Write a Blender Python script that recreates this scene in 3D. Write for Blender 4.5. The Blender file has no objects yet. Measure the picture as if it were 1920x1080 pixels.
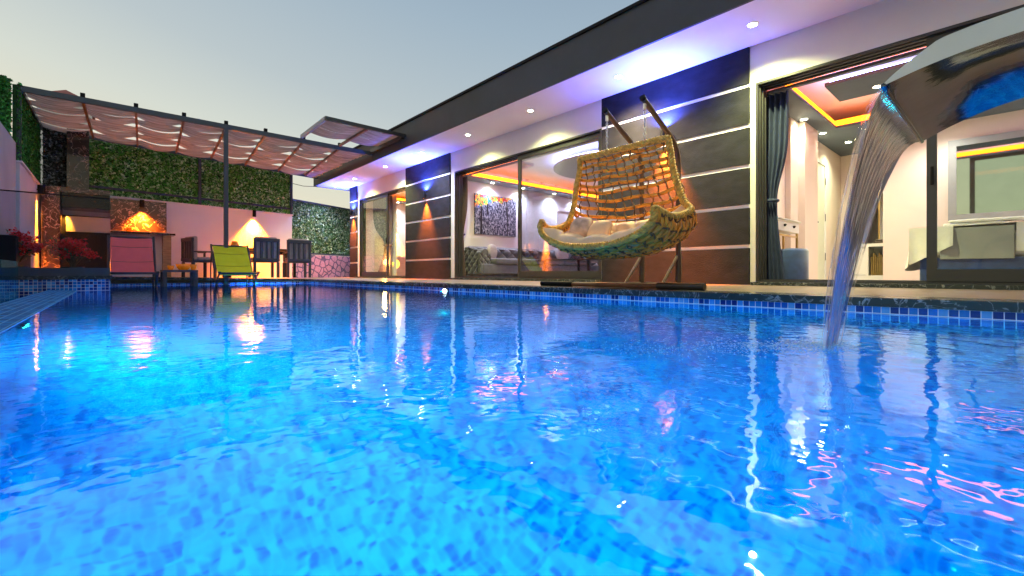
import bpy, bmesh, math, random
from mathutils import Vector, Matrix
import numpy as np
random.seed(7); rng = np.random.default_rng(7)
C = bpy.context.scene.collection
sc = bpy.context.scene
PI = math.pi
# ------------------------------------------------------------------ camera
CAM_H = 0.1375
YAW = math.atan(753/840)
cd = bpy.data.cameras.new('camera'); cam = bpy.data.objects.new('camera', cd); C.objects.link(cam)
cam.location = (0, 0, CAM_H); cam.rotation_euler = (PI/2, 0, -YAW)
cd.sensor_width = 36; cd.lens = 840/1920*36; cd.shift_y = -28/1920
cd.clip_start = 0.02; cd.clip_end = 600
sc.camera = cam
# ------------------------------------------------------------------ world: dusk sky
w = bpy.data.worlds.new('World'); sc.world = w; w.use_nodes = True
nt = w.node_tree; nt.nodes.clear()
wo = nt.nodes.new('ShaderNodeOutputWorld'); bg = nt.nodes.new('ShaderNodeBackground')
tc = nt.nodes.new('ShaderNodeTexCoord'); sp = nt.nodes.new('ShaderNodeSeparateXYZ')
rp = nt.nodes.new('ShaderNodeValToRGB'); nt.links.new(tc.outputs['Generated'], sp.inputs[0])
# warm glow is stronger towards the west (-X side), so tilt the gradient a little
mx = nt.nodes.new('ShaderNodeMath'); mx.operation = 'MULTIPLY_ADD'; mx.inputs[1].default_value = 0.22
nt.links.new(sp.outputs['X'], mx.inputs[0]); nt.links.new(sp.outputs['Z'], mx.inputs[2])
nt.links.new(mx.outputs[0], rp.inputs[0])
cr = rp.color_ramp
stops = [(0.0, (.70, .63, .42)), (0.16, (.70, .64, .47)), (0.30, (.56, .59, .53)), (0.42, (.42, .48, .50)), (0.60, (.30, .39, .47)), (1.0, (.08, .16, .30))]
while len(cr.elements) < len(stops): cr.elements.new(0.5)
for e, (p, c) in zip(cr.elements, stops): e.position = p; e.color = (*c, 1)
sky = nt.nodes.new('ShaderNodeTexSky'); sky.sky_type = 'NISHITA'; sky.sun_disc = False
sky.sun_elevation = math.radians(1.0); sky.sun_rotation = math.radians(-60)
ad = nt.nodes.new('ShaderNodeMixRGB'); ad.blend_type = 'MIX'; ad.inputs[0].default_value = 0.04
nt.links.new(rp.outputs[0], ad.inputs[1]); nt.links.new(sky.outputs[0], ad.inputs[2])
nt.links.new(ad.outputs[0], bg.inputs['Color']); bg.inputs['Strength'].default_value = 0.98
nt.links.new(bg.outputs[0], wo.inputs[0])
sc.view_settings.view_transform = 'Standard'; sc.view_settings.look = 'None'
sc.view_settings.exposure = 0.28; sc.view_settings.gamma = 1.0
sc.cycles.use_denoising = True
sc.cycles.max_bounces = 10; sc.cycles.transparent_max_bounces = 12; sc.cycles.transmission_bounces = 8
sc.cycles.sample_clamp_indirect = 25.0; sc.cycles.blur_glossy = 0.5
# ------------------------------------------------------------------ materials
def nn(nt, t, **kw):
    n = nt.nodes.new(t)
    for k, v in kw.items(): setattr(n, k, v)
    return n
def new_mat(name):
    m = bpy.data.materials.new(name); m.use_nodes = True
    nt = m.node_tree; b = nt.nodes['Principled BSDF']
    return m, nt, b
def mth(nt, op, a, b=None, c=None):
    n = nt.nodes.new('ShaderNodeMath'); n.operation = op
    for i, v in enumerate((a, b, c)):
        if v is None: continue
        if isinstance(v, (int, float)): n.inputs[i].default_value = v
        else: nt.links.new(v, n.inputs[i])
    return n.outputs[0]
def pos(nt, scale=(1, 1, 1), obj=True):
    t = nn(nt, 'ShaderNodeTexCoord'); mp = nn(nt, 'ShaderNodeMapping')
    mp.inputs['Scale'].default_value = scale
    nt.links.new(t.outputs['Object'], mp.inputs[0]); return mp.outputs[0]
def mat(name, col, rough=.5, metal=0, var=.12, vs=6, bump=0, bs=60, spec=.5, sheen=0, stretch=(1, 1, 1), emit=None):
    m, nt, b = new_mat(name)
    p = pos(nt, stretch)
    no = nn(nt, 'ShaderNodeTexNoise'); no.inputs['Scale'].default_value = vs; no.inputs['Detail'].default_value = 5
    nt.links.new(p, no.inputs['Vector'])
    r = nn(nt, 'ShaderNodeValToRGB')
    r.color_ramp.elements[0].position = .3; r.color_ramp.elements[1].position = .7
    r.color_ramp.elements[0].color = (*[max(0, c*(1-var)) for c in col], 1)
    r.color_ramp.elements[1].color = (*[min(1, c*(1+var)) for c in col], 1)
    nt.links.new(no.outputs[0], r.inputs[0]); nt.links.new(r.outputs[0], b.inputs['Base Color'])
    b.inputs['Roughness'].default_value = rough; b.inputs['Metallic'].default_value = metal
    b.inputs['Specular IOR Level'].default_value = spec
    if sheen: b.inputs['Sheen Weight'].default_value = sheen
    if bump:
        n2 = nn(nt, 'ShaderNodeTexNoise'); n2.inputs['Scale'].default_value = bs; n2.inputs['Detail'].default_value = 4
        nt.links.new(p, n2.inputs['Vector'])
        bp = nn(nt, 'ShaderNodeBump'); bp.inputs['Distance'].default_value = bump; bp.inputs['Strength'].default_value = 1
        nt.links.new(n2.outputs[0], bp.inputs['Height']); nt.links.new(bp.outputs[0], b.inputs['Normal'])
    if emit:
        b.inputs['Emission Color'].default_value = (*emit[0], 1); b.inputs['Emission Strength'].default_value = emit[1]
    return m
def emis(name, col, s):
    m = bpy.data.materials.new(name); m.use_nodes = True; nt = m.node_tree; nt.nodes.clear()
    o = nn(nt, 'ShaderNodeOutputMaterial'); e = nn(nt, 'ShaderNodeEmission')
    e.inputs[0].default_value = (*col, 1); e.inputs[1].default_value = s
    nt.links.new(e.outputs[0], o.inputs[0]); return m
def glass(name, tint=(1, 1, 1), refl=1.0, bump=None, gcol=(1, 1, 1)):
    """thin pane: transparent + fresnel glossy"""
    m = bpy.data.materials.new(name); m.use_nodes = True; nt = m.node_tree; nt.nodes.clear()
    o = nn(nt, 'ShaderNodeOutputMaterial'); t = nn(nt, 'ShaderNodeBsdfTransparent'); g = nn(nt, 'ShaderNodeBsdfGlossy')
    t.inputs[0].default_value = (*tint, 1); g.inputs[0].default_value = (*gcol, 1); g.inputs['Roughness'].default_value = .01
    f = nn(nt, 'ShaderNodeFresnel'); f.inputs[0].default_value = 1.45
    k = mth(nt, 'MULTIPLY', f.outputs[0], refl)
    mi = nn(nt, 'ShaderNodeMixShader'); nt.links.new(k, mi.inputs[0]); nt.links.new(t.outputs[0], mi.inputs[1]); nt.links.new(g.outputs[0], mi.inputs[2])
    nt.links.new(mi.outputs[0], o.inputs[0]); return m
def mosaic(name, size, cols, grout=(.62, .74, .82), gw=.07, rough=.12, spec=.5):
    m, nt, b = new_mat(name)
    geo = nn(nt, 'ShaderNodeNewGeometry')
    P = geo.outputs['Position']
    off = nn(nt, 'ShaderNodeVectorMath', operation='MULTIPLY_ADD')
    off.inputs[1].default_value = (1/size,)*3; off.inputs[2].default_value = (100.31, 100.37, 100.27)
    nt.links.new(P, off.inputs[0])
    fl = nn(nt, 'ShaderNodeVectorMath', operation='FLOOR'); nt.links.new(off.outputs[0], fl.inputs[0])
    fr = nn(nt, 'ShaderNodeVectorMath', operation='FRACTION'); nt.links.new(off.outputs[0], fr.inputs[0])
    wn = nn(nt, 'ShaderNodeTexWhiteNoise', noise_dimensions='3D'); nt.links.new(fl.outputs[0], wn.inputs['Vector'])
    r = nn(nt, 'ShaderNodeValToRGB'); r.color_ramp.interpolation = 'CONSTANT'
    while len(r.color_ramp.elements) < len(cols): r.color_ramp.elements.new(.5)
    for i, (e, c) in enumerate(zip(r.color_ramp.elements, cols)): e.position = i/len(cols); e.color = (*c, 1)
    nt.links.new(wn.outputs['Value'], r.inputs[0])
    s = nn(nt, 'ShaderNodeSeparateXYZ'); nt.links.new(fr.outputs[0], s.inputs[0])
    na = nn(nt, 'ShaderNodeVectorMath', operation='ABSOLUTE'); nt.links.new(geo.outputs['True Normal'], na.inputs[0])
    sn = nn(nt, 'ShaderNodeSeparateXYZ'); nt.links.new(na.outputs[0], sn.inputs[0])
    tot = None
    for i in range(3):
        d = mth(nt, 'ABSOLUTE', mth(nt, 'SUBTRACT', s.outputs[i], .5))
        g = mth(nt, 'MULTIPLY', mth(nt, 'GREATER_THAN', d, .5-gw/2), mth(nt, 'LESS_THAN', sn.outputs[i], .5))
        tot = g if tot is None else mth(nt, 'MAXIMUM', tot, g)
    mi = nn(nt, 'ShaderNodeMixRGB'); nt.links.new(tot, mi.inputs[0]); nt.links.new(r.outputs[0], mi.inputs[1]); mi.inputs[2].default_value = (*grout, 1)
    nt.links.new(mi.outputs[0], b.inputs['Base Color']); b.inputs['Roughness'].default_value = rough; b.inputs['Specular IOR Level'].default_value = spec
    bp = nn(nt, 'ShaderNodeBump', invert=True); bp.inputs['Distance'].default_value = .0015
    nt.links.new(tot, bp.inputs['Height']); nt.links.new(bp.outputs[0], b.inputs['Normal'])
    return m
def marble(name, base, vein, scale=3, thin=.02, rough=.12, amt=1.0):
    m, nt, b = new_mat(name)
    p = pos(nt)
    no = nn(nt, 'ShaderNodeTexNoise'); no.inputs['Scale'].default_value = scale; no.inputs['Detail'].default_value = 6; no.inputs['Distortion'].default_value = 1.8
    nt.links.new(p, no.inputs['Vector'])
    d = mth(nt, 'ABSOLUTE', mth(nt, 'SUBTRACT', no.outputs[0], .5))
    v = nn(nt, 'ShaderNodeMapRange'); v.inputs['From Min'].default_value = 0; v.inputs['From Max'].default_value = thin
    v.inputs['To Min'].default_value = amt; v.inputs['To Max'].default_value = 0; nt.links.new(d, v.inputs['Value'])
    n2 = nn(nt, 'ShaderNodeTexNoise'); n2.inputs['Scale'].default_value = scale*.8; n2.inputs['Detail'].default_value = 3; nt.links.new(p, n2.inputs['Vector'])
    k = mth(nt, 'MULTIPLY', v.outputs[0], mth(nt, 'MULTIPLY', n2.outputs[0], 1.6))
    r = nn(nt, 'ShaderNodeMixRGB'); r.inputs[1].default_value = (*[c*.55 for c in base], 1); r.inputs[2].default_value = (*[c*1.5 for c in base], 1)
    nt.links.new(n2.outputs[0], r.inputs[0])
    mi = nn(nt, 'ShaderNodeMixRGB'); nt.links.new(k, mi.inputs[0]); nt.links.new(r.outputs[0], mi.inputs[1]); mi.inputs[2].default_value = (*vein, 1)
    nt.links.new(mi.outputs[0], b.inputs['Base Color']); b.inputs['Roughness'].default_value = rough
    return m
M = {}
M['plaster'] = mat('plaster', (.72, .70, .64), .8, var=.04, vs=2, bump=.0006, bs=120)
M['soffit'] = mat('soffit_paint', (.70, .67, .70), .75, var=.03, vs=1.5)
M['fascia'] = mat('fascia_paint', (.045, .05, .055), .65, var=.12, vs=2, bump=.0006, bs=80)
M['darkplaster'] = mat('dark_plaster', (.014, .014, .017), .85, spec=.25, var=.35, vs=5, bump=.004, bs=55, stretch=(1, 1, 2.2))
M['stripe'] = mat('white_joint', (.85, .85, .87), .5, var=.03)
M['frame'] = mat('window_frame_metal', (.045, .045, .047), .38, metal=.3, var=.06)
M['greyframe'] = mat('grey_painted_steel', (.05, .065, .085), .45, metal=.2, var=.08)
M['glass'] = glass('window_glass', (.90, .93, .93), .38)
M['railglass'] = glass('railing_glass', (.86, .90, .92), .32, gcol=(.8, .9, 1))
M['tealglass'] = glass('teal_glass', (.60, .90, .93), .5, gcol=(.7, .95, 1))
M['bluemix'] = mosaic('pool_mosaic', .0385, [(.01, .07, .34), (.02, .22, .62), (.06, .34, .78), (.015, .13, .50), (.12, .42, .78), (.008, .03, .22)], grout=(.92, .95, .97), gw=.10)
M['basin'] = mosaic('basin_mosaic', .030, [(.0, .36, .88), (.0, .44, .92), (.0, .56, .98), (.0, .28, .82), (.0, .48, .95), (.0, .16, .60)], grout=(.02, .60, 1.0), gw=.10)
M['coping'] = marble('coping_marble', (.025, .035, .035), (.42, .45, .44), 7, .018, .22, .8)
M['bbqmarble'] = marble('brown_marble', (.030, .016, .018), (.72, .50, .46), 5, .016, .10, .9)
M['deck'] = mat('deck_stone', (.15, .105, .075), .35, var=.15, vs=3, bump=.0006, bs=40)
M['groundm'] = mat('ground_earth', (.16, .14, .11), .9, var=.3, vs=.6)
M['pinkwall'] = mat('pale_pink_render', (.78, .77, .80), .85, var=.05, vs=1.6, bump=.0008, bs=90)
M['leftwall'] = mat('left_white_render', (.62, .60, .63), .85, var=.05, vs=1.6)
M['concrete'] = mat('grey_concrete', (.40, .40, .43), .85, var=.12, vs=1.3, bump=.001, bs=50)
M['rust'] = mat('rust_orange_rafter', (.22, .085, .035), .5, var=.25, vs=10)
M['fabricbrown'] = None
M['black'] = mat('black_matte', (.008, .008, .01), .6, var=.1, spec=.15)
M['blackgloss'] = mat('black_gloss', (.008, .008, .01), .12, var=.1, spec=.3)
M['chrome'] = mat('polished_steel', (.20, .21, .24), .07, metal=1, var=.05, vs=3, bump=.0012, bs=9)
M['steeltube'] = mat('brown_steel_tube', (.10, .075, .06), .28, metal=.6, var=.15)
M['zinc'] = mat('zinc_chain', (.6, .6, .62), .3, metal=1)
M['white'] = mat('white_lacquer', (.75, .74, .72), .4, var=.03)
M['intwall'] = mat('interior_paint', (.78, .77, .76), .85, var=.03, vs=2)
M['intwarm'] = mat('interior_paint_warm', (.76, .64, .56), .85, var=.03, vs=2)
M['tealceil'] = mat('teal_grey_ceiling', (.075, .10, .13), .7, var=.08, vs=3)
M['greyceil'] = mat('grey_ceiling', (.30, .29, .33), .7, var=.04, vs=3)
M['floor'] = mat('beige_floor_tile', (.46, .38, .29), .2, var=.08, vs=3)
M['gold'] = mat('brass', (.60, .42, .16), .3, metal=1)
M['navy'] = mat('navy_velvet', (.012, .04, .17), .8, var=.25, vs=14, sheen=.6, bump=.0006, bs=200)
M['navycurtain'] = mat('navy_curtain_cloth', (.024, .036, .09), .85, var=.2, vs=12, bump=.0006, bs=250)
M['greycurtain'] = mat('grey_curtain_cloth', (.20, .17, .19), .85, var=.15, vs=12, bump=.0006, bs=250)
M['browncurtain'] = mat('brown_curtain_cloth', (.10, .06, .06), .85, var=.15, vs=12)
M['sofa'] = mat('charcoal_velvet', (.055, .05, .06), .75, var=.25, vs=10, sheen=.5, bump=.0006, bs=220)
M['cushion'] = mat('grey_beige_cushion', (.38, .33, .32), .85, var=.12, vs=16, bump=.0006, bs=220)
M['pink'] = mat('magenta_velvet', (.55, .01, .12), .7, var=.15, sheen=.5)
M['sheet'] = mat('white_bedlinen', (.74, .72, .68), .9, var=.05, vs=12, bump=.002, bs=40)
M['bedgrey'] = mat('grey_bed_board', (.30, .31, .31), .6, var=.08)
M['rattan'] = mat('natural_rattan', (.85, .29, .02), .5, var=.3, vs=22, bump=.0006, bs=250)
M['rattanlight'] = mat('pale_rattan', (.90, .38, .03), .45, var=.3, vs=25)
M['cord'] = mat('dark_cord', (.15, .065, .02), .6, var=.4, vs=60)
M['beige'] = mat('beige_canvas', (.88, .58, .36), .9, var=.08, vs=8, bump=.003, bs=18)
M['lime'] = mat('lime_sling', (.68, .68, .01), .75, var=.06, vs=8, bump=.0004, bs=400)
M['coral'] = mat('coral_sling', (1, .15, .15), .75, var=.06, vs=8, bump=.0004, bs=400)
M['leaf'] = None
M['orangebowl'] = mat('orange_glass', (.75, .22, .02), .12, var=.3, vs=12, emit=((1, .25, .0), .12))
M['woodlight'] = mat('light_wood', (.42, .24, .12), .5, var=.3, vs=5, stretch=(1, 1, 12))
def cloth_mat():
    m = bpy.data.materials.new('brown_shade_cloth'); m.use_nodes = True; nt = m.node_tree; nt.nodes.clear()
    o = nn(nt, 'ShaderNodeOutputMaterial'); d = nn(nt, 'ShaderNodeBsdfDiffuse'); t = nn(nt, 'ShaderNodeBsdfTranslucent')
    no = nn(nt, 'ShaderNodeTexNoise'); no.inputs['Scale'].default_value = 2.2; no.inputs['Detail'].default_value = 6
    nt.links.new(pos(nt, (1.2, 14, 1)), no.inputs['Vector'])
    r = nn(nt, 'ShaderNodeValToRGB'); r.color_ramp.elements[0].position = .32; r.color_ramp.elements[1].position = .68
    r.color_ramp.elements[0].color = (.29, .20, .16, 1); r.color_ramp.elements[1].color = (.64, .48, .41, 1)
    nt.links.new(no.outputs[0], r.inputs[0]); nt.links.new(r.outputs[0], d.inputs[0]); nt.links.new(r.outputs[0], t.inputs[0])
    mi = nn(nt, 'ShaderNodeMixShader'); mi.inputs[0].default_value = .5
    nt.links.new(d.outputs[0], mi.inputs[1]); nt.links.new(t.outputs[0], mi.inputs[2]); nt.links.new(mi.outputs[0], o.inputs[0]); return m
M['shade'] = cloth_mat()
def leaf_mat(name, a, b_, c, rough=.35):
    m, nt, b = new_mat(name)
    g = nn(nt, 'ShaderNodeNewGeometry'); r = nn(nt, 'ShaderNodeValToRGB')
    r.color_ramp.elements.new(.5)
    for e, p, col in zip(r.color_ramp.elements, (0, .6, 1), (a, b_, c)): e.position = p; e.color = (*col, 1)
    nt.links.new(g.outputs['Random Per Island'], r.inputs[0]); nt.links.new(r.outputs[0], b.inputs['Base Color'])
    b.inputs['Roughness'].default_value = rough; b.inputs['Specular IOR Level'].default_value = .7
    return m
M['leaf'] = leaf_mat('artificial_leaf', (.02, .14, .01), (.10, .46, .03), (.85, 1, .60))
M['leafpale'] = leaf_mat('pale_artificial_leaf', (.02, .06, .02), (.10, .26, .06), (.62, .75, .42))
M['leafdark'] = leaf_mat('dark_artificial_leaf', (.006, .01, .006), (.05, .06, .05), (.6, .6, .6))
M['grasspanel'] = leaf_mat('grass_panel_blade', (.01, .08, .01), (.03, .22, .02), (.06, .40, .05), .6)
M['hedgeback'] = mat('hedge_backing', (.02, .07, .015), .9, var=.3, vs=12)
M['petal'] = leaf_mat('red_petal', (.75, .0, .0), (1, .01, .005), (1, .05, .07), .6)
M['plantleaf'] = leaf_mat('plant_leaf', (.01, .05, .01), (.04, .12, .02), (.35, .22, .02))
M['rooftile'] = mat('red_roof_tile', (.40, .12, .08), .8, var=.3, vs=3)
def stone_mat():
    m, nt, b = new_mat('pink_rubble_stone')
    p = pos(nt); v = nn(nt, 'ShaderNodeTexVoronoi', feature='DISTANCE_TO_EDGE'); v.inputs['Scale'].default_value = 5.5
    v2 = nn(nt, 'ShaderNodeTexVoronoi'); v2.inputs['Scale'].default_value = 5.5
    no = nn(nt, 'ShaderNodeTexNoise'); no.inputs['Scale'].default_value = 4; va = nn(nt, 'ShaderNodeMixRGB'); va.inputs[0].default_value = .08
    nt.links.new(p, no.inputs['Vector']); nt.links.new(p, va.inputs[1]); nt.links.new(no.outputs['Color'], va.inputs[2])
    nt.links.new(va.outputs[0], v.inputs['Vector']); nt.links.new(va.outputs[0], v2.inputs['Vector'])
    n2 = nn(nt, 'ShaderNodeTexNoise'); n2.inputs['Scale'].default_value = 25; n2.inputs['Detail'].default_value = 5; nt.links.new(p, n2.inputs['Vector'])
    s = nn(nt, 'ShaderNodeMixRGB'); s.inputs[1].default_value = (.30, .09, .16, 1); s.inputs[2].default_value = (.75, .42, .50, 1); nt.links.new(n2.outputs[0], s.inputs[0])
    k = mth(nt, 'LESS_THAN', v.outputs['Distance'], .075)
    mi = nn(nt, 'ShaderNodeMixRGB'); nt.links.new(k, mi.inputs[0]); nt.links.new(s.outputs[0], mi.inputs[1]); mi.inputs[2].default_value = (.12, .08, .15, 1)
    nt.links.new(mi.outputs[0], b.inputs['Base Color']); b.inputs['Roughness'].default_value = .8
    bp = nn(nt, 'ShaderNodeBump'); bp.inputs['Distance'].default_value = .02; nt.links.new(mth(nt, 'MINIMUM', v.outputs['Distance'], .12), bp.inputs['Height']); nt.links.new(bp.outputs[0], b.inputs['Normal'])
    return m
M['stone'] = stone_mat()
def painting_mat():
    m, nt, b = new_mat('forest_painting')
    t = nn(nt, 'ShaderNodeTexCoord'); s = nn(nt, 'ShaderNodeSeparateXYZ'); nt.links.new(t.outputs['Object'], s.inputs[0])
    mp = nn(nt, 'ShaderNodeMapping'); mp.inputs['Scale'].default_value = (16, 1, 8); nt.links.new(t.outputs['Object'], mp.inputs[0])
    n1 = nn(nt, 'ShaderNodeTexNoise'); n1.inputs['Scale'].default_value = 1.6; n1.inputs['Detail'].default_value = 8; n1.inputs['Roughness'].default_value = .75; nt.links.new(mp.outputs[0], n1.inputs['Vector'])
    r1 = nn(nt, 'ShaderNodeValToRGB')
    for e, p, c in zip((r1.color_ramp.elements[0], r1.color_ramp.elements[1], r1.color_ramp.elements.new(.5), r1.color_ramp.elements.new(.56)), (.40, .66, .49, .56), ((.004, .005, .02), (.9, .9, .95), (.03, .035, .07), (.40, .41, .46))): e.position = p; e.color = (*c, 1)
    nt.links.new(n1.outputs[0], r1.inputs[0])
    # tall dark trunks
    mp2 = nn(nt, 'ShaderNodeMapping'); mp2.inputs['Scale'].default_value = (6.5, 1, .55); nt.links.new(t.outputs['Object'], mp2.inputs[0])
    n2 = nn(nt, 'ShaderNodeTexNoise'); n2.inputs['Scale'].default_value = 1.3; n2.inputs['Detail'].default_value = 2; nt.links.new(mp2.outputs[0], n2.inputs['Vector'])
    tr = mth(nt, 'GREATER_THAN', n2.outputs[0], .63)
    mi = nn(nt, 'ShaderNodeMixRGB'); nt.links.new(tr, mi.inputs[0]); nt.links.new(r1.outputs[0], mi.inputs[1]); mi.inputs[2].default_value = (.004, .004, .008, 1)
    vo = nn(nt, 'ShaderNodeTexVoronoi'); vo.inputs['Scale'].default_value = 22; nt.links.new(t.outputs['Object'], vo.inputs['Vector'])
    hs = nn(nt, 'ShaderNodeValToRGB'); hs.color_ramp.interpolation = 'CONSTANT'
    cols = [(.6, .02, .02), (.8, .25, .02), (.03, .25, .06), (.75, .55, .03), (.02, .15, .45)]
    while len(hs.color_ramp.elements) < 5: hs.color_ramp.elements.new(.5)
    for i, (e, c) in enumerate(zip(hs.color_ramp.elements, cols)): e.position = i/5; e.color = (*c, 1)
    sc2 = nn(nt, 'ShaderNodeSeparateColor'); nt.links.new(vo.outputs['Color'], sc2.inputs[0]); nt.links.new(sc2.outputs[0], hs.inputs[0])
    # coloured foliage in the upper left corner
    n3 = nn(nt, 'ShaderNodeTexNoise'); n3.inputs['Scale'].default_value = 9; nt.links.new(t.outputs['Object'], n3.inputs['Vector'])
    k = mth(nt, 'SUBTRACT', mth(nt, 'ADD', mth(nt, 'MULTIPLY', s.outputs['Z'], 1.7), mth(nt, 'MULTIPLY', n3.outputs[0], .6)), mth(nt, 'MULTIPLY', s.outputs['X'], .38))
    k = mth(nt, 'GREATER_THAN', k, 1.42)
    m2 = nn(nt, 'ShaderNodeMixRGB'); nt.links.new(k, m2.inputs[0]); nt.links.new(mi.outputs[0], m2.inputs[1]); nt.links.new(hs.outputs[0], m2.inputs[2])
    nt.links.new(m2.outputs[0], b.inputs['Base Color']); b.inputs['Roughness'].default_value = .5
    return m
M['painting'] = painting_mat()
def water_mat():
    m = bpy.data.materials.new('pool_water_surface'); m.use_nodes = True; nt = m.node_tree; nt.nodes.clear()
    o = nn(nt, 'ShaderNodeOutputMaterial')
    geo = nn(nt, 'ShaderNodeNewGeometry')
    def noise(sc_, det, st=(1, 1, 1), dist=0):
        mp = nn(nt, 'ShaderNodeMapping'); mp.inputs['Scale'].default_value = st; nt.links.new(geo.outputs['Position'], mp.inputs[0])
        n = nn(nt, 'ShaderNodeTexNoise'); n.inputs['Scale'].default_value = sc_; n.inputs['Detail'].default_value = det; n.inputs['Distortion'].default_value = dist
        nt.links.new(mp.outputs[0], n.inputs['Vector']); return n.outputs[0]
    h = mth(nt, 'ADD', mth(nt, 'MULTIPLY', noise(3.0, 1), .40), mth(nt, 'MULTIPLY', noise(11, 2, dist=.3), .34))
    h = mth(nt, 'ADD', h, mth(nt, 'MULTIPLY', noise(30, 1), .09))
    # rings spreading from where the fountain hits the water
    d = nn(nt, 'ShaderNodeVectorMath', operation='DISTANCE'); d.inputs[1].default_value = (1.65, .38, -.09); nt.links.new(geo.outputs['Position'], d.inputs[0])
    dd = d.outputs['Value']
    wv = mth(nt, 'MULTIPLY', mth(nt, 'SINE', mth(nt, 'ADD', mth(nt, 'MULTIPLY', dd, 55), mth(nt, 'MULTIPLY', noise(12, 2), 9))), mth(nt, 'DIVIDE', .10, mth(nt, 'ADD', mth(nt, 'MULTIPLY', mth(nt, 'MULTIPLY', dd, dd), 9), 1)))
    h = mth(nt, 'ADD', h, wv)
    bp = nn(nt, 'ShaderNodeBump'); bp.inputs['Strength'].default_value = 1; bp.inputs['Distance'].default_value = WAVE
    nt.links.new(h, bp.inputs['Height'])
    re = nn(nt, 'ShaderNodeBsdfRefraction'); re.inputs['IOR'].default_value = 1.33; re.inputs['Roughness'].default_value = .085
    re.inputs['Color'].default_value = (.03, .86, 1.0, 1)
    gl = nn(nt, 'ShaderNodeBsdfGlossy'); gl.inputs['Roughness'].default_value = 0.02; gl.inputs['Color'].default_value = (.47, .68, .96, 1)
    fr = nn(nt, 'ShaderNodeFresnel'); fr.inputs[0].default_value = 1.33
    for x in (re, gl, fr): nt.links.new(bp.outputs[0], x.inputs['Normal'])
    f = mth(nt, 'MULTIPLY_ADD', fr.outputs[0], REFL, .07)
    mi = nn(nt, 'ShaderNodeMixShader'); nt.links.new(f, mi.inputs[0]); nt.links.new(re.outputs[0], mi.inputs[1]); nt.links.new(gl.outputs[0], mi.inputs[2])
    nt.links.new(mi.outputs[0], o.inputs[0]); return m
WAVE = .0046; REFL = 1.15
M['water'] = water_mat()
def fall_mat():
    m = bpy.data.materials.new('falling_water'); m.use_nodes = True; nt = m.node_tree; nt.nodes.clear()
    o = nn(nt, 'ShaderNodeOutputMaterial')
    t = nn(nt, 'ShaderNodeUVMap'); mp = nn(nt, 'ShaderNodeMapping'); mp.inputs['Scale'].default_value = (38, 1.6, 1); nt.links.new(t.outputs[0], mp.inputs[0])
    n = nn(nt, 'ShaderNodeTexNoise'); n.inputs['Scale'].default_value = 1; n.inputs['Detail'].default_value = 4; n.inputs['Distortion'].default_value = .6
    nt.links.new(mp.outputs[0], n.inputs['Vector'])
    bp = nn(nt, 'ShaderNodeBump'); bp.inputs['Distance'].default_value = .0022; bp.inputs['Strength'].default_value = 1; nt.links.new(n.outputs[0], bp.inputs['Height'])
    re = nn(nt, 'ShaderNodeBsdfTransparent'); re.inputs['Color'].default_value = (.97, .98, .98, 1)
    r2 = nn(nt, 'ShaderNodeBsdfRefraction'); r2.inputs['IOR'].default_value = 1.06; r2.inputs['Roughness'].default_value = .02; r2.inputs['Color'].default_value = (.97, .98, .99, 1)
    gl = nn(nt, 'ShaderNodeBsdfGlossy'); gl.inputs['Roughness'].default_value = .14
    df = nn(nt, 'ShaderNodeBsdfTranslucent'); df.inputs[0].default_value = (.85, .88, .92, 1)
    d2 = nn(nt, 'ShaderNodeBsdfDiffuse'); d2.inputs[0].default_value = (.8, .84, .9, 1)
    fr = nn(nt, 'ShaderNodeFresnel'); fr.inputs[0].default_value = 1.33
    for x in (r2, gl, fr): nt.links.new(bp.outputs[0], x.inputs['Normal'])
    def mixs(f, a, b):
        q = nn(nt, 'ShaderNodeMixShader')
        if isinstance(f, float): q.inputs[0].default_value = f
        else: nt.links.new(f, q.inputs[0])
        nt.links.new(a, q.inputs[1]); nt.links.new(b, q.inputs[2]); return q.outputs[0]
    x = mixs(.16, re.outputs[0], r2.outputs[0]); y = mixs(.15, df.outputs[0], d2.outputs[0])
    x = mixs(mth(nt, 'MULTIPLY', mth(nt, 'GREATER_THAN', n.outputs[0], .50), .30), x, y)
    x = mixs(mth(nt, 'MULTIPLY_ADD', fr.outputs[0], 1.0, .05), x, gl.outputs[0])
    nt.links.new(x, o.inputs[0]); return m
M['fall'] = fall_mat()
M['mirror'] = mat('greenish_mirror', (.55, .66, .60), .03, metal=1, var=.03)
M['foam'] = mat('white_water_foam', (.55, .85, 1), .5, var=.1)
M['led_orange'] = emis('orange_led', (1, .17, .005), 9.0)
M['led_blue'] = emis('blue_white_led', (.38, .42, 1), 24)
M['dl_warm'] = emis('downlight_lens', (1, .97, .62), 60)
M['dl_blue'] = emis('downlight_lens_cool', (.75, .80, 1), 60)
M['lens_orange'] = emis('orange_lamp_lens', (1, .22, .01), 25)
M['lens_blue'] = emis('blue_lamp_lens', (.10, .25, 1), 5)
M['pool_lens'] = emis('pool_light_lens', (.95, 1, .75), 14)
M['globe'] = emis('warm_globe', (1, .50, .06), 3)
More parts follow.
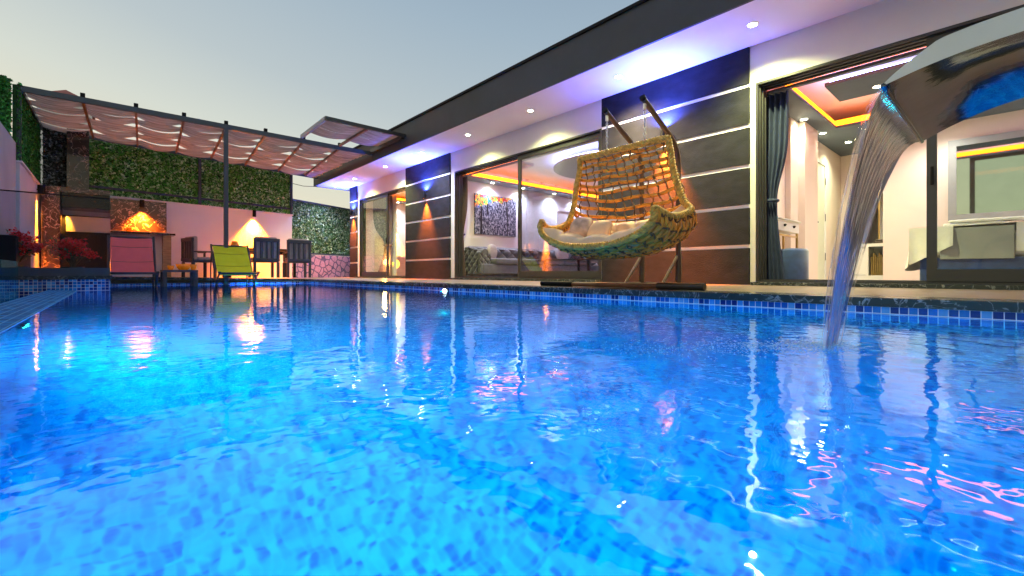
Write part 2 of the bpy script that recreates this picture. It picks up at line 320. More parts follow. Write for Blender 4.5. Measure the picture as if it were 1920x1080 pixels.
# ------------------------------------------------------------------ geometry helpers
class MB:
    def __init__(s): s.v = []; s.f = []; s.uv = None
    def add(s, vs, fs):
        n = len(s.v); s.v += [tuple(p) for p in vs]; s.f += [tuple(i+n for i in f) for f in fs]; return s
    def box(s, a, b):
        x0, y0, z0 = a; x1, y1, z1 = b
        if x0 > x1: x0, x1 = x1, x0
        if y0 > y1: y0, y1 = y1, y0
        if z0 > z1: z0, z1 = z1, z0
        return s.add([(x0, y0, z0), (x1, y0, z0), (x1, y1, z0), (x0, y1, z0), (x0, y0, z1), (x1, y0, z1), (x1, y1, z1), (x0, y1, z1)],
                     [(3, 2, 1, 0), (4, 5, 6, 7), (0, 1, 5, 4), (1, 2, 6, 5), (2, 3, 7, 6), (3, 0, 4, 7)])
    def rbox(s, a, b, r=.02, seg=3, bulge=0):
        bm = bmesh.new(); bmesh.ops.create_cube(bm, size=1)
        sz = [abs(b[i]-a[i]) for i in range(3)]; c = [(a[i]+b[i])/2 for i in range(3)]
        for v in bm.verts: v.co = Vector((v.co.x*sz[0], v.co.y*sz[1], v.co.z*sz[2]))
        bmesh.ops.bevel(bm, geom=list(bm.edges), offset=min(r, min(sz)*.49), segments=seg, profile=.5, affect='EDGES')
        if bulge:
            bmesh.ops.subdivide_edges(bm, edges=list(bm.edges), cuts=4, use_grid_fill=True)
            for v in bm.verts:
                q = [v.co[i]/(sz[i]/2) for i in range(3)]
                ax = min(range(3), key=lambda i: sz[i])
                k = math.prod([max(0, 1-abs(q[i])**2.2) for i in range(3) if i != ax])
                v.co[ax] += math.copysign(bulge*k, v.co[ax])
        bm.verts.index_update()
        s.add([(v.co.x+c[0], v.co.y+c[1], v.co.z+c[2]) for v in bm.verts], [[v.index for v in f.verts] for f in bm.faces]); bm.free(); return s
    def grid(s, fn, nu, nv, closed_u=False):
        vs = [fn(i/(nu if closed_u else nu-1), j/(nv-1)) for j in range(nv) for i in range(nu)]
        fs = []
        for j in range(nv-1):
            for i in range(nu if closed_u else nu-1):
                i2 = (i+1) % nu; fs.append((j*nu+i, j*nu+i2, (j+1)*nu+i2, (j+1)*nu+i))
        return s.add(vs, fs)
    def tube(s, pts, r, n=8, closed=False, cap=True, flat=None):
        pts = [Vector(p) for p in pts]; N = len(pts)
        rr = r if isinstance(r, (list, tuple)) else [r]*N
        T = []
        for i in range(N):
            a = pts[(i-1) % N] if (closed or i > 0) else pts[i]; b = pts[(i+1) % N] if (closed or i < N-1) else pts[i]
            t = (b-a); T.append(t.normalized() if t.length > 1e-9 else Vector((0, 0, 1)))
        up = Vector((0, 0, 1)) if abs(T[0].z) < .9 else Vector((1, 0, 0))
        U = (up - T[0]*up.dot(T[0])).normalized(); vs = []
        for i in range(N):
            U = (U - T[i]*U.dot(T[i])); U = U.normalized() if U.length > 1e-6 else T[i].orthogonal().normalized()
            W = T[i].cross(U)
            for k in range(n):
                a = 2*PI*k/n
                vs.append(pts[i] + U*(math.cos(a)*rr[i]) + W*(math.sin(a)*rr[i]))
        fs = []
        for i in range(N if closed else N-1):
            j = (i+1) % N
            for k in range(n): fs.append((i*n+k, i*n+(k+1) % n, j*n+(k+1) % n, j*n+k))
        if cap and not closed: fs.append(tuple(range(n))[::-1]); fs.append(tuple((N-1)*n+k for k in range(n)))
        return s.add(vs, fs)
    def cyl(s, c, r, h, n=20, axis='z', r2=None):
        r2 = r if r2 is None else r2; d = {'x': Vector((1, 0, 0)), 'y': Vector((0, 1, 0)), 'z': Vector((0, 0, 1))}[axis]
        c = Vector(c); return s.tube([c, c+d*h], [r, r2], n)
    def lathe(s, c, prof, n=24):
        c = Vector(c)
        return s.grid(lambda u, v: (c.x+prof[round(v*(len(prof)-1))][0]*math.cos(2*PI*u), c.y+prof[round(v*(len(prof)-1))][0]*math.sin(2*PI*u), c.z+prof[round(v*(len(prof)-1))][1]), n, len(prof), True)
    def leaves(s, P, size, nrm, spread=.8):
        """cloud of small bent leaves: P centres (n,3), nrm main direction"""
        n = len(P); P = np.asarray(P)
        d = rng.normal(size=(n, 3))*spread + np.asarray(nrm); d /= np.linalg.norm(d, axis=1)[:, None]
        t = rng.normal(size=(n, 3)); t -= d*(t*d).sum(1)[:, None]; t /= np.linalg.norm(t, axis=1)[:, None]
        b = np.cross(d, t); sz = size*rng.uniform(.6, 1.3, (n, 1))
        q = np.stack([P-t*sz, P+b*sz*.55+d*sz*.25, P+t*sz, P-b*sz*.55+d*sz*.25], 1).reshape(-1, 3)
        k = len(s.v); s.v += [tuple(x) for x in q.tolist()]; s.f += [(k+4*i, k+4*i+1, k+4*i+2, k+4*i+3) for i in range(n)]; return s
    def obj(s, name, m, parent=None, smooth=False, loc=None):
        me = bpy.data.meshes.new(name); off = Vector(loc) if loc is not None else (parent_loc(parent) if parent else Vector((0, 0, 0)))
        me.from_pydata([tuple(Vector(p)-off) for p in s.v], [], s.f); me.validate(); me.update()
        if m is not None: me.materials.append(m)
        if smooth: me.polygons.foreach_set('use_smooth', [True]*len(me.polygons)); 
        if smooth == 'auto':
            try: me.set_sharp_from_angle(angle=math.radians(35))
            except Exception: pass
        o = bpy.data.objects.new(name, me); C.objects.link(o)
        if parent is not None:
            o.parent = parent; o.location = off - parent_loc(parent) if loc is not None else (0, 0, 0)
        else: o.location = off
        return o
def parent_loc(p):
    L = Vector((0, 0, 0))
    while p is not None: L += p.location; p = p.parent
    return L
def thing(name, label, cat, loc, group=None):
    o = bpy.data.objects.new(name, None); C.objects.link(o); o.empty_display_size = .1
    o.location = loc; o['label'] = label; o['category'] = cat
    if group: o['group'] = group
    return o
def tag(o, label, cat, group=None):
    o['label'] = label; o['category'] = cat
    if group: o['group'] = group
    return o
def struct(o): o['kind'] = 'structure'; return o
def recalc(o):
    bm = bmesh.new(); bm.from_mesh(o.data); bmesh.ops.recalc_face_normals(bm, faces=list(bm.faces)); bm.to_mesh(o.data); bm.free(); return o
def copy_tree(o, parent=None):
    c = o.copy(); C.objects.link(c)
    if parent is not None: c.parent = parent
    for ch in list(o.children): copy_tree(ch, c)
    return c
GAIN = {'beam': 15, 'down_beam': 10.0, 'up_beam': 6.5, 'pool_beam': .72, 'grill_beam': 12, 'glow': 8}
def light(kind, name, loc, col, power, parent=None, rot=(0, 0, 0), size=.03, spot=None, blend=.6, shape=None):
    l = bpy.data.lights.new(name, kind); l.color = col; l.energy = power*GAIN.get(name, 1)
    if kind == 'AREA':
        l.size = size
        if shape: l.shape = 'RECTANGLE'; l.size = shape[0]; l.size_y = shape[1]
    else: l.shadow_soft_size = size
    if spot: l.spot_size = math.radians(spot); l.spot_blend = blend
    o = bpy.data.objects.new(name, l); C.objects.link(o); o.rotation_euler = rot
    if parent is not None: o.parent = parent; o.location = Vector(loc)-parent_loc(parent)
    else: o.location = loc
    return o
# ------------------------------------------------------------------ ground, pool, deck
WL = -.09; DX = 3.2; DY = 10.5
def ringsheet(name, outer, holes_x, holes_y, z, m):
    """sheet with a rectangular hole"""
    (x0, y0), (x1, y1) = outer; a, b = holes_x; c, d = holes_y
    g = MB()
    for q in (((x0, y0), (x1, c)), ((x0, d), (x1, y1)), ((x0, c), (a, d)), ((b, c), (x1, d))):
        (p, r), (s, t) = q; g.add([(p, r, z), (s, r, z), (s, t, z), (p, t, z)], [(0, 1, 2, 3)])
    return struct(g.obj(name, m))
ringsheet('ground', ((-300, -300), (300, 400)), (-1.03, 5.0), (-3.9, 10.8), -.42, M['groundm'])
g = MB(); B0, B1 = -.57, DX
zf = -1.5
# floor and shelf
g.add([(B0+.25, -1.2, zf), (B1, -1.2, zf), (B1, 8.1, zf), (B0+.25, 8.1, zf)], [(0, 1, 2, 3)])
g.add([(B0, 8.1, -.36), (B1, 8.1, -.36), (B1, DY, -.36), (B0, DY, -.36)], [(0, 1, 2, 3)])
g.add([(B0+.25, 8.1, zf), (B1, 8.1, zf), (B1, 8.1, -.36), (B0+.25, 8.1, -.36)], [(0, 1, 2, 3)])
g.add([(B0+.25, -1.2, zf), (B0+.25, 8.1, zf), (B0+.25, 8.1, -.1), (B0+.25, -1.2, -.1)], [(0, 1, 2, 3)])
g.add([(B0, -1.2, zf), (B1, -1.2, zf), (B1, -1.2, -.05), (B0, -1.2, -.05)], [(0, 1, 2, 3)])
struct(g.obj('pool_floor', M['basin']))
g = MB()   # side walls with the mosaic that shows above the water
g.box((DX, -1.2, zf), (DX+.15, DY, -.05)).box((0, DY, zf), (DX+.15, DY+.15, -.052))
g.box((-1.03, 8.0, -1.5), (0, DY-.002, .055))
struct(g.obj('pool_wall', M['bluemix']))
g = MB().add([(B0, -1.18, -.20), (B0, 7.995, -.20), (B0, 7.995, -.072), (B0, -1.18, -.072), (B0+.26, -1.18, -.20), (B0+.26, 7.995, -.20), (B0+.26, 7.995, -.087), (B0+.26, -1.18, -.087)], [(0, 3, 2, 1), (3, 7, 6, 2), (7, 4, 5, 6), (4, 0, 1, 5)])
struct(g.obj('pool_ledge', mosaic('ledge_mosaic', .0385, [(.005, .16, .50), (.01, .32, .72), (.01, .22, .60), (.0, .07, .30)], grout=(.25, .70, .92), gw=.12, rough=.6, spec=.1)))
g = MB().box((B0-.035, -1.2, -1.4), (B0-.002, 7.998, -.084)); struct(g.obj('pool_edge', M['blackgloss']))
g = MB().box((-1.03, -1.2, -.9), (B0-.04, 7.99, -.5)); struct(g.obj('overflow_channel_floor', M['bluemix']))
# water
g = MB()
xs = [B0, 0, DX]; z = WL
g.add([(B0-.001, -1.2, z), (DX, -1.2, z), (DX, 8.0, z), (B0-.001, 8.0, z), (0, 8.0, z), (DX, DY, z), (0, DY, z)], [(0, 1, 2, 4, 3), (4, 2, 5, 6)])
wobj = struct(g.obj('pool_water', M['water']))
# decks and coping
def rdz(x): return max(0, .075*(DX-x)/DX) if x < DX else 0
g = MB()
g.box((DX+.30, -3.2, -.3), (5.62, DY+.27, -.002)).box((-1.03, -3.9, -.3), (DX+.3, -1.5, -.002)); struct(g.obj('deck', M['deck']))
g = MB(); xs = [-1.03, 0, 1, 2, DX, 5.62, 12]
def zz(x): return rdz(max(x, 0))-.002
vs = []
for x in xs: vs += [(x, DY+.27, zz(x)), (x, 18, zz(x))]
g.add(vs, [(2*i, 2*i+2, 2*i+3, 2*i+1) for i in range(len(xs)-1)]); struct(g.obj('terrace', M['deck']))
g = MB()
def slab(g, x0, x1, y0, y1, za, zb, t=.048):
    g.add([(x0, y0, za-t), (x1, y0, zb-t), (x1, y1, zb-t), (x0, y1, za-t), (x0, y0, za), (x1, y0, zb), (x1, y1, zb), (x0, y1, za)],
          [(3, 2, 1, 0), (4, 5, 6, 7), (0, 1, 5, 4), (1, 2, 6, 5), (2, 3, 7, 6), (3, 0, 4, 7)])
slab(g, DX-.02, DX+.3, -1.5, DY-.02, 0, 0)
slab(g, 0, DX+.3, DY-.02, DY+.27, rdz(0), 0)
slab(g, -1.03, .02, 7.98, 10.2, .103, .103)
slab(g, -1.03, DX-.021, -1.5, -1.18, 0, 0)
struct(g.obj('pool_coping', M['coping']))
# pool lights in the walls
def pool_light(loc, nrm, label, power, r=.085, aim=None, col=(.01, .84, 1)):
    t = thing('pool_light', label, 'pool light', loc, 'underwater lights in the pool walls')
    ax = 'x' if abs(nrm[0]) > .5 else 'y'
    n = Vector(nrm)
    MB().cyl(Vector(loc)+n*(.012 if ax == 'x' and n.x > 0 else .012), r, .002*(n.x+n.y), 28, ax).obj('lens', M['pool_lens'], t)
    MB().tube([Vector(loc)+n*.004+Vector((0, math.cos(a)*r*1.12, math.sin(a)*r*1.12)) if ax == 'x' else Vector(loc)+n*.004+Vector((math.cos(a)*r*1.12, 0, math.sin(a)*r*1.12)) for a in [2*PI*i/28 for i in range(28)]], .012, 6, closed=True).obj('rim', M['chrome'], t, True)
    d = n if aim is None else (Vector(aim)-Vector(loc)).normalized()
    q = d.to_track_quat('-Z', 'Y').to_euler()
    light('SPOT', 'pool_beam', Vector(loc)+n*.03, col, power, t, tuple(q), .05, 165, .5)
    return t
# ------------------------------------------------------------------ the villa
FX = 5.59
villa = thing('villa', 'long single storey white villa with dark fascia and striped dark pillars beside the pool', 'house', (6, 6, 0))
HEAD = 2.36; SOF = 2.8; Y_END = 13.86; Y0 = -3.2
wall = MB()   # white facade wall with openings
wall.box((FX+.03, Y0, HEAD), (FX+.25, 13.33, SOF))
for a, b in ((8.16, 8.30), (13.2, 13.33), (10.30, 10.33), (4.19, 4.21), (2.0, 2.06)):
    wall.box((FX+.03, a, 0), (FX+.25, b, HEAD-.001))
wall.box((FX+.04, 2.062, 0), (FX+.24, 4.188, HEAD-.001)).box((FX+.04, 8.302, 0), (FX+.24, 10.298, HEAD-.001)).box((FX+.04, 13.331, 0), (FX+.24, Y_END, SOF-.002))
wall.obj('facade_wall', M['plaster'], villa)
ow = MB().box((FX+.25, Y_END-.15, 0), (11.6, Y_END, SOF-.001)).box((11.45, Y0, 0), (11.6, Y_END-.151, SOF-.001)).box((FX+.05, Y0-.15, 0), (11.6, Y0-.001, SOF-.001)); ow.obj('outer_wall', M['plaster'], villa)
MB().box((4.66, Y0-.2, SOF), (11.9, 14.24, SOF+.03)).obj('soffit', M['soffit'], villa)
MB().box((4.63, Y0-.2, SOF-.012), (4.66, 14.27, 3.285)).box((4.661, 14.24, SOF-.012), (11.93, 14.27, 3.285)).obj('fascia', M['fascia'], villa)
MB().box((4.60, Y0-.2, 3.286), (11.95, 14.30, 3.325)).obj('roof_trim', M['black'], villa)
for a, b, end in ((2.06, 4.19, 0), (8.30, 10.30, 0), (13.33, Y_END, 0)):
    zs = [0.0]+[.454+.4735*k for k in range(5)]+[SOF]
    p = MB()
    for i in range(6):
        z0 = zs[i]+(.022 if i else .0); z1 = zs[i+1]-(.022 if i < 5 else .002)
        p.box((FX, a+.004, z0), (FX+.045, b-.004, z1))
    po = p.obj('pillar', M['darkplaster'], villa)
    for i in range(1, 6): MB().box((FX+.012, a, zs[i]-.021), (FX+.06, b, zs[i]+.021)).obj('stripe', M['stripe'], po)
for a_, b_ in ((Y0, 2.0), (4.21, 8.16), (10.33, 13.2)): MB().box((5.46, a_, .0), (FX+.26, b_, .035)).obj('threshold', M['coping'], villa)
# interior shell
MB().box((FX+.26, Y0, 0), (11.44, Y_END-.16, .02)).obj('floor', M['floor'], villa)
iw = MB()
iw.box((FX+.251, 2.1, .02), (11.44, 2.2, SOF-.01))            # between bedroom and living room
iw.obj('inner_wall', M['intwarm'], villa)
iw = MB().box((8.9, Y0, .02), (9.0, 1.33, SOF-.01)).box((9.001, 1.23, .02), (9.999, 1.33, SOF-.01)).box((10.0, 1.335, 2.02), (10.1, 2.099, SOF-.01)).box((10.0, 1.335, .02), (10.1, 1.42, 2.019)).box((10.0, 1.85, .02), (10.1, 2.099, 2.019))
iw.obj('inner_wall', M['intwarm'], villa)
MB().box((6.97, 2.03, .02), (7.3, 2.098, 2.279)).box((7.302, 1.95, .02), (7.93, 2.098, 2.279)).obj('wall_pier', M['intwarm'], villa)
MB().box((FX+.251, 8.4, .02), (11.44, 8.5, SOF-.01)).box((11.3, 2.201, .02), (11.44, 8.399, SOF-.01)).obj('inner_wall', M['intwall'], villa)
MB().box((FX+.251, 13.5, .02), (11.44, 13.69, SOF-.01)).box((9.4, 8.501, .02), (9.5, 13.499, SOF-.01)).obj('inner_wall', M['intwall'], villa)
def ring_ceiling(name, x0, x1, y0, y1, hx0, hx1, hy0, hy1, z, zt, m, mt):
    c = MB().box((x0, y0, z), (x1, hy0, z+.03)).box((x0, hy1, z), (x1, y1, z+.03)).box((x0, hy0+.001, z), (hx0, hy1-.001, z+.03)).box((hx1, hy0+.001, z), (x1, hy1-.001, z+.03))
    o = c.obj('ceiling', m, villa)
    MB().box((x0, y0, zt), (x1, y1, zt+.02)).obj('upper_ceiling', mt, villa)
    return o
def led_ring(x0, x1, y0, y1, z0, z1, t=.012):
    """riser strip round a coffer, set back on the ledge"""
    return MB().box((x0, y0, z0), (x1, y0+t, z1)).box((x0, y1-t, z0), (x1, y1, z1)).box((x0, y0+t, z0), (x0+t, y1-t, z1)).box((x1-t, y0+t, z0), (x1, y1-t, z1))
CX = FX+.252
# bedroom with navy furniture
ring_ceiling('c', CX, 10.6, Y0, 2.099, 5.9, 8.0, -2.6, 1.73, 2.28, 2.58, M['tealceil'], M['intwall'])
led_ring(5.86, 8.04, -2.64, 1.77, 2.325, 2.40).obj('cove_light', M['led_orange'], villa)
fp = MB().box((6.3, -1.6, 2.345), (7.0, 1.48, 2.385)).obj('ceiling_panel', M['tealceil'], villa)
led_ring(6.34, 6.96, -1.56, 1.44, 2.387, 2.41, .03).obj('cove_light', M['led_blue'], villa)
# living room
ring_ceiling('c', CX, 11.3, 2.201, 8.399, 5.9, 10.6, 2.8, 8.03, 2.28, 2.56, M['greyceil'], M['intwall'])
led_ring(5.86, 10.64, 2.76, 8.07, 2.325, 2.40).obj('cove_light', M['led_orange'], villa)
MB().cyl((7.95, 5.6, 2.36), 1.3, .035, 64).obj('ceiling_disc', M['greyceil'], villa)
MB().tube([(7.95+1.2*math.cos(2*PI*i/64), 5.6+1.2*math.sin(2*PI*i/64), 2.412) for i in range(64)], .028, 8, closed=True).obj('cove_light', M['led_blue'], villa)
# pink chair bedroom
ring_ceiling('c', CX, 9.4, 8.501, 13.499, 5.9, 8.9, 9.2, 13.0, 2.42, 2.62, M['greyceil'], M['intwall'])
led_ring(5.86, 8.94, 9.16, 13.04, 2.46, 2.52).obj('cove_light', M['led_orange'], villa)
# sliding doors
def sliding_door(y0, y1, pane, zt=HEAD, handle=None):
    d = MB()
    x0 = FX+.03
    # outer frame, stepped like a triple track
    for k, (xa, wv) in enumerate(((x0, .028), (x0+.04, .04), (x0+.09, .052), (x0+.14, .062))):
        xb = xa+.036
        d.box((xa, y0+.001, .036), (xb, y0+wv, zt)); d.box((xa, y1-wv, .036), (xb, y1-.001, zt))
        d.box((xa, y0+wv, zt-wv), (xb, y1-wv, zt-.001)); d.box((xa, y0+wv, .036), (xb, y1-wv, .036+wv*.5))
    fr = d.obj('sliding_door', M['frame'], villa)
    a, b = pane; w_ = .07; xa = x0+.038; xb = x0+.078
    MB().box((xa, a, .062), (xb, a+w_, zt-.045)).box((xa, b-w_, .062), (xb, b, zt-.045)).box((xa, a+w_, .062), (xb, b-w_, .062+.11)).box((xa, a+w_, zt-.045-w_), (xb, b-w_, zt-.045)).obj('sash', M['frame'], fr)
    MB().box((x0+.055, a+w_-.004, .168), (x0+.061, b-w_+.004, zt-.045-w_+.004)).obj('pane', M['glass'], fr)
    if handle is not None: MB().rbox((xa-.03, handle-.012, .95), (xa-.012, handle+.012, 1.12), .005).box((xa-.013, handle-.008, 1.0), (xa, handle+.008, 1.03)).obj('handle', M['black'], fr)
    return fr
sliding_door(Y0+.1, 2.0, (-1.6, .53), handle=.49)
sliding_door(4.21, 8.16, (4.23, 6.15), handle=6.11)
sliding_door(10.33, 13.2, (11.42, 13.17), handle=11.46)
# interior doors (parts of the villa)
dr = MB().box((8.06, 2.085, .02), (8.86, 2.098, 1.92)).obj('door', mat('pale_green_door', (.66, .68, .55), .5, var=.03), villa)
MB().box((8.0, 2.07, .02), (8.06, 2.098, 1.98)).box((8.86, 2.07, .02), (8.92, 2.098, 1.98)).box((8.06, 2.07, 1.92), (8.86, 2.098, 1.98)).obj('door_frame', M['white'], dr)
for z_ in (.35, 1.0, 1.6): MB().box((8.845, 2.066, z_), (8.87, 2.07, z_+.12)).obj('hinge', M['black'], dr)
MB().box((8.16, 2.03, .93), (8.30, 2.045, .95)).box((8.16, 2.045, .93), (8.18, 2.085, .95)).obj('handle', M['black'], dr)
MB().box((9.975, 1.37, .02), (9.999, 1.44, 2.05)).box((9.975, 1.83, .02), (9.999, 1.90, 2.05)).box((9.975, 1.441, 1.99), (9.999, 1.829, 2.05)).obj('door_frame', M['white'], villa)
d2 = MB().box((9.2, 8.37, .02), (10.0, 8.398, 1.85)).obj('door', M['white'], villa)
MB().box((9.14, 8.35, .02), (9.2, 8.399, 1.91)).box((10.0, 8.35, .02), (10.06, 8.399, 1.91)).box((9.2, 8.35, 1.85), (10.0, 8.399, 1.91)).obj('door_frame', M['white'], d2)
# ------------------------------------------------------------------ lamps
def downlight(x, y, z, label, power=9, lens='dl_warm', col=(1, .93, .62), r=.042, group='downlights in the soffit', spot=135):
    t = thing('downlight', label, 'downlight', (x, y, z), group)
    MB().cyl((x, y, z-.006), r, .004, 20).obj('lens', M[lens], t)
    MB().tube([(x+math.cos(2*PI*i/20)*r*1.2, y+math.sin(2*PI*i/20)*r*1.2, z-.004) for i in range(20)], .006, 6, closed=True).obj('ring', M['white'], t, True)
    light('SPOT', 'beam', (x, y, z-.02), col, power, t, (0, 0, 0), .03, spot, 1.0)
    return t
SL = ['soffit downlight nearest the camera, above the right bedroom door edge', 'soffit downlight above the pillar behind the hanging chair',
      'soffit downlight above the left end of the swing chair side of the living room door', 'soffit downlight above the middle of the living room door',
      'soffit downlight over the middle striped pillar', 'soffit downlight just beyond the middle striped pillar',
      'soffit downlight over the far sliding door', 'soffit downlight at the far corner of the eaves above the narrow pillar']
for i, y in enumerate((1.853, 3.555, 5.262, 6.986, 8.706, 10.45, 12.35, 13.8)):
    cool = i in (1, 4, 7)
    downlight(5.12, y, SOF, SL[i], 48 if i == 1 else 30 if i == 0 else 18, 'dl_blue' if cool else 'dl_warm', (1, .78, .42) if i == 1 else (.75, .8, 1) if cool else (.98, 1, .40), group='downlights in the soffit')
for (x, y, zc, lab, gp, pw, col) in (
    (7.185, 1.93, 2.28, 'ceiling spot nearest the wall pier in the right bedroom', 'spots in the right bedroom ceiling', 5, (1, .96, .66)),
    (8.11, 1.93, 2.28, 'middle ceiling spot above the green door in the right bedroom', 'spots in the right bedroom ceiling', 5, (1, .97, .62)),
    (8.97, 1.78, 2.28, 'ceiling spot deepest in the right bedroom before the doorway', 'spots in the right bedroom ceiling', 5, (.95, 1, .62)),
    (6.75, 1.06, 2.345, 'spot in the floating panel of the right bedroom ceiling', 'spots in the right bedroom ceiling', 5.5, (1, .93, .8)),
    (8.45, .6, 2.28, 'ceiling spot above the mirror wall of the right bedroom', 'spots in the right bedroom ceiling', 5.5, (1, .93, .8)),
    (8.45, -.8, 2.28, 'ceiling spot above the bed end of the right bedroom', 'spots in the right bedroom ceiling', 5.5, (1, .93, .8)),
    (6.75, -.9, 2.345, 'spot in the floating panel above the bed', 'spots in the right bedroom ceiling', 5.5, (1, .93, .8)),
    (6.75, 8.22, 2.28, 'ceiling spot above the forest painting', 'spots in the living room ceiling', 7, (.62, .68, 1)),
    (7.75, 8.22, 2.28, 'ceiling spot right of the forest painting', 'spots in the living room ceiling', 7, (.62, .68, 1)),
    (8.9, 8.22, 2.28, 'ceiling spot above the living room inner door', 'spots in the living room ceiling', 7, (.62, .68, 1)),
    (9.9, 8.22, 2.28, 'ceiling spot in the far corner of the living room', 'spots in the living room ceiling', 7, (.62, .68, 1)),
    (7.7, 5.6, 2.36, 'spot in the middle of the round ceiling disc', 'spots in the living room ceiling', 26, (.62, .66, 1)),
    (7.9, 13.2, 2.42, 'ceiling spot above the magenta armchair', 'spots in the far bedroom ceiling', 5.5, (.9, .92, 1)),
    (6.9, 13.2, 2.42, 'ceiling spot above the white drawers', 'spots in the far bedroom ceiling', 5.5, (.9, .92, 1))):
    downlight(x, y, zc, lab, pw, 'dl_warm', col, .038, gp, 140)
def wall_lamp(loc, nrm, label, up=14, down=22, cold=(1, .17, .008), colu=(.06, .11, 1), r=.042, h=.17, spots=(158, 66), out=.075):
    """up and down cylinder lamp on a wall; nrm points away from the wall"""
    t = thing('wall_lamp', label, 'wall lamp', loc, 'cylinder wall lamps')
    c = Vector(loc)+Vector(nrm)*out
    b = MB().tube([c+Vector((0, 0, -h/2)), c+Vector((0, 0, -h/2+.01)), c+Vector((0, 0, h/2-.01)), c+Vector((0, 0, h/2))], [r*.93, r, r, r*.93], 20, cap=False); b.obj('shade', M['black'], t, 'auto')
    MB().tube([Vector(loc), c], .012, 8).obj('bracket', M['black'], t)
    MB().cyl(c+Vector((0, 0, -h/2+.012)), r*.9, .004, 20).obj('lower_lens', M['lens_orange'], t)
    if up: MB().cyl(c+Vector((0, 0, h/2-.014)), r*.9, .004, 20).obj('upper_lens', M['lens_blue'], t)
    if down: light('SPOT', 'down_beam', c+Vector((0, 0, -h/2-.005)), cold, down, t, (0, 0, 0), .02, spots[1], 1.0)
    if up: light('SPOT', 'up_beam', c+Vector((0, 0, h/2+.005)), colu, up, t, (PI, 0, 0), .02, spots[0], .8)
    return t
wall_lamp((FX, 9.276, 1.99), (-1, 0, 0), 'black wall lamp glowing orange on the middle striped pillar', 70, 210)
wall_lamp((FX, 13.56, 2.0), (-1, 0, 0), 'black wall lamp glowing orange on the narrow far pillar', 65, 200)
wall_lamp((FX, 3.12, 2.0), (-1, 0, 0), 'black wall lamp behind the hanging chair on the nearest striped pillar', 65, 320)
# rear and left wall lamps built with the walls below
pool_light((DX, 4.85, -.135), (-1, 0, 0), 'pool light in the right pool wall below the hanging chair', 60, .07, (0, 3.5, -1.3))
pool_light((2.35, DY, -.16), (0, -1, 0), 'pool light in the far pool wall below the slatted chairs', 150, .05, (1.5, 6.0, -.9))
pool_light((B0+.25, 3.2, -.42), (1, 0, 0), 'pool light in the left pool wall further from the camera', 430, .085, (2, 4.0, -1.3))
pool_light((B0+.25, .35, -.42), (1, 0, 0), 'pool light in the left pool wall beside the camera', 400, .085, (.5, 1.5, -1.4))
pool_light((DX, -.2, -.42), (-1, 0, 0), 'pool light in the right pool wall out beyond the water spout', 12, .085, (1, 1.5, -1.35))
# ------------------------------------------------------------------ rear boundary
def RY(x): return 13.0+.185*x
def wall_seg(name, p0, p1, z0, z1, th, m, parent=None, zb0=None):
    p0 = Vector((*p0, 0)); p1 = Vector((*p1, 0)); d = (p1-p0).normalized(); n = Vector((-d.y, d.x, 0))*th
    vs = []
    for z_ in (z0, z1):
        for q in (p0, p1, p1+n, p0+n): vs.append((q.x, q.y, z_))
    return MB().add(vs, [(3, 2, 1, 0), (4, 5, 6, 7), (0, 1, 5, 4), (1, 2, 6, 5), (2, 3, 7, 6), (3, 0, 4, 7)])
rw = thing('rear_wall', 'pale pink rendered boundary wall behind the dining chairs', 'wall', (1.5, 13.3, 0))
wall_seg('x', (-1.0, RY(-1)), (3.86, RY(3.86)), -.1, 1.78, .18, 0).obj('wall_body', M['pinkwall'], rw)
wall_seg('x', (-1.02, RY(-1)-.03), (3.89, RY(3.89)-.03), 1.781, 1.81, .25, 0).obj('wall_cap', M['pinkwall'], rw)
lw = thing('side_wall', 'white rendered wall at the left edge under the grass panel', 'wall', (-1.1, 11, 0))
MB().box((-1.2, 9.8, -.4), (-1.0, 13.1, 1.77)).obj('wall_body', M['leftwall'], lw)
MB().box((-1.23, 9.78, 1.771), (-.97, 13.1, 1.80)).obj('wall_cap', M['leftwall'], lw)
gw = MB().box((-1.25, 2.0, -1.4), (-1.035, 9.77, 2.05)); tag(gw.obj('grey_wall', M['concrete'], loc=(-1.1, 6, 0)), 'grey concrete wall at the far left behind the glass railing', 'wall')
bw = MB().box((-1.25, -4.6, -.42), (11.9, -4.4, 2.7)); tag(bw.obj('grey_wall', M['concrete'], loc=(5, -4.5, 0)), 'grey wall added out of frame behind the water spout for reflections', 'wall')  # unseen wall, added so glass and water have something to reflect
# hedge panels
def hedge(name, label, p0, p1, z0, z1, m, n, size, posts=True, nrm=(0, -1, .25), rails=(), depth=.07, group=None):
    t = thing(name, label, 'hedge panel', (p0[0], p0[1], z0), group)
    P0 = Vector((*p0, 0)); P1 = Vector((*p1, 0)); L = (P1-P0).length; d = (P1-P0)/L; nn_ = Vector((d.y, -d.x, 0))
    wall_seg('x', (P0.x, P0.y), (P1.x, P1.y), z0, z1, .03, 0).obj('backing', M['hedgeback'], t)
    u = rng.uniform(0, L, n); zq = rng.uniform(z0, z1, n); q = rng.uniform(.0, depth, n)
    cl = np.array(P0)[None]+np.array(d)[None]*u[:, None]+np.array(nn_)[None]*q[:, None]; cl[:, 2] = zq
    MB().leaves(cl, size, np.array(nn_)+np.array((0, 0, .35)), .75).obj('foliage', m, t)
    for zr in rails:
        a = P0+nn_*.09; b = P1+nn_*.09
        wall_seg('x', (a.x, a.y), (b.x, b.y), zr-.025, zr+.025, .03, 0).obj('rail', M['greyframe'], t)
    return t, P0, d, nn_, L
t, P0, d, nn_, L = hedge('hedge_panel', 'artificial ivy hedge panel with steel frame above the pink rear wall', (-.40, RY(-.40)+.08), (3.84, RY(3.84)+.08), 1.812, 2.99, M['leaf'], 13000, .037, rails=(1.965,))
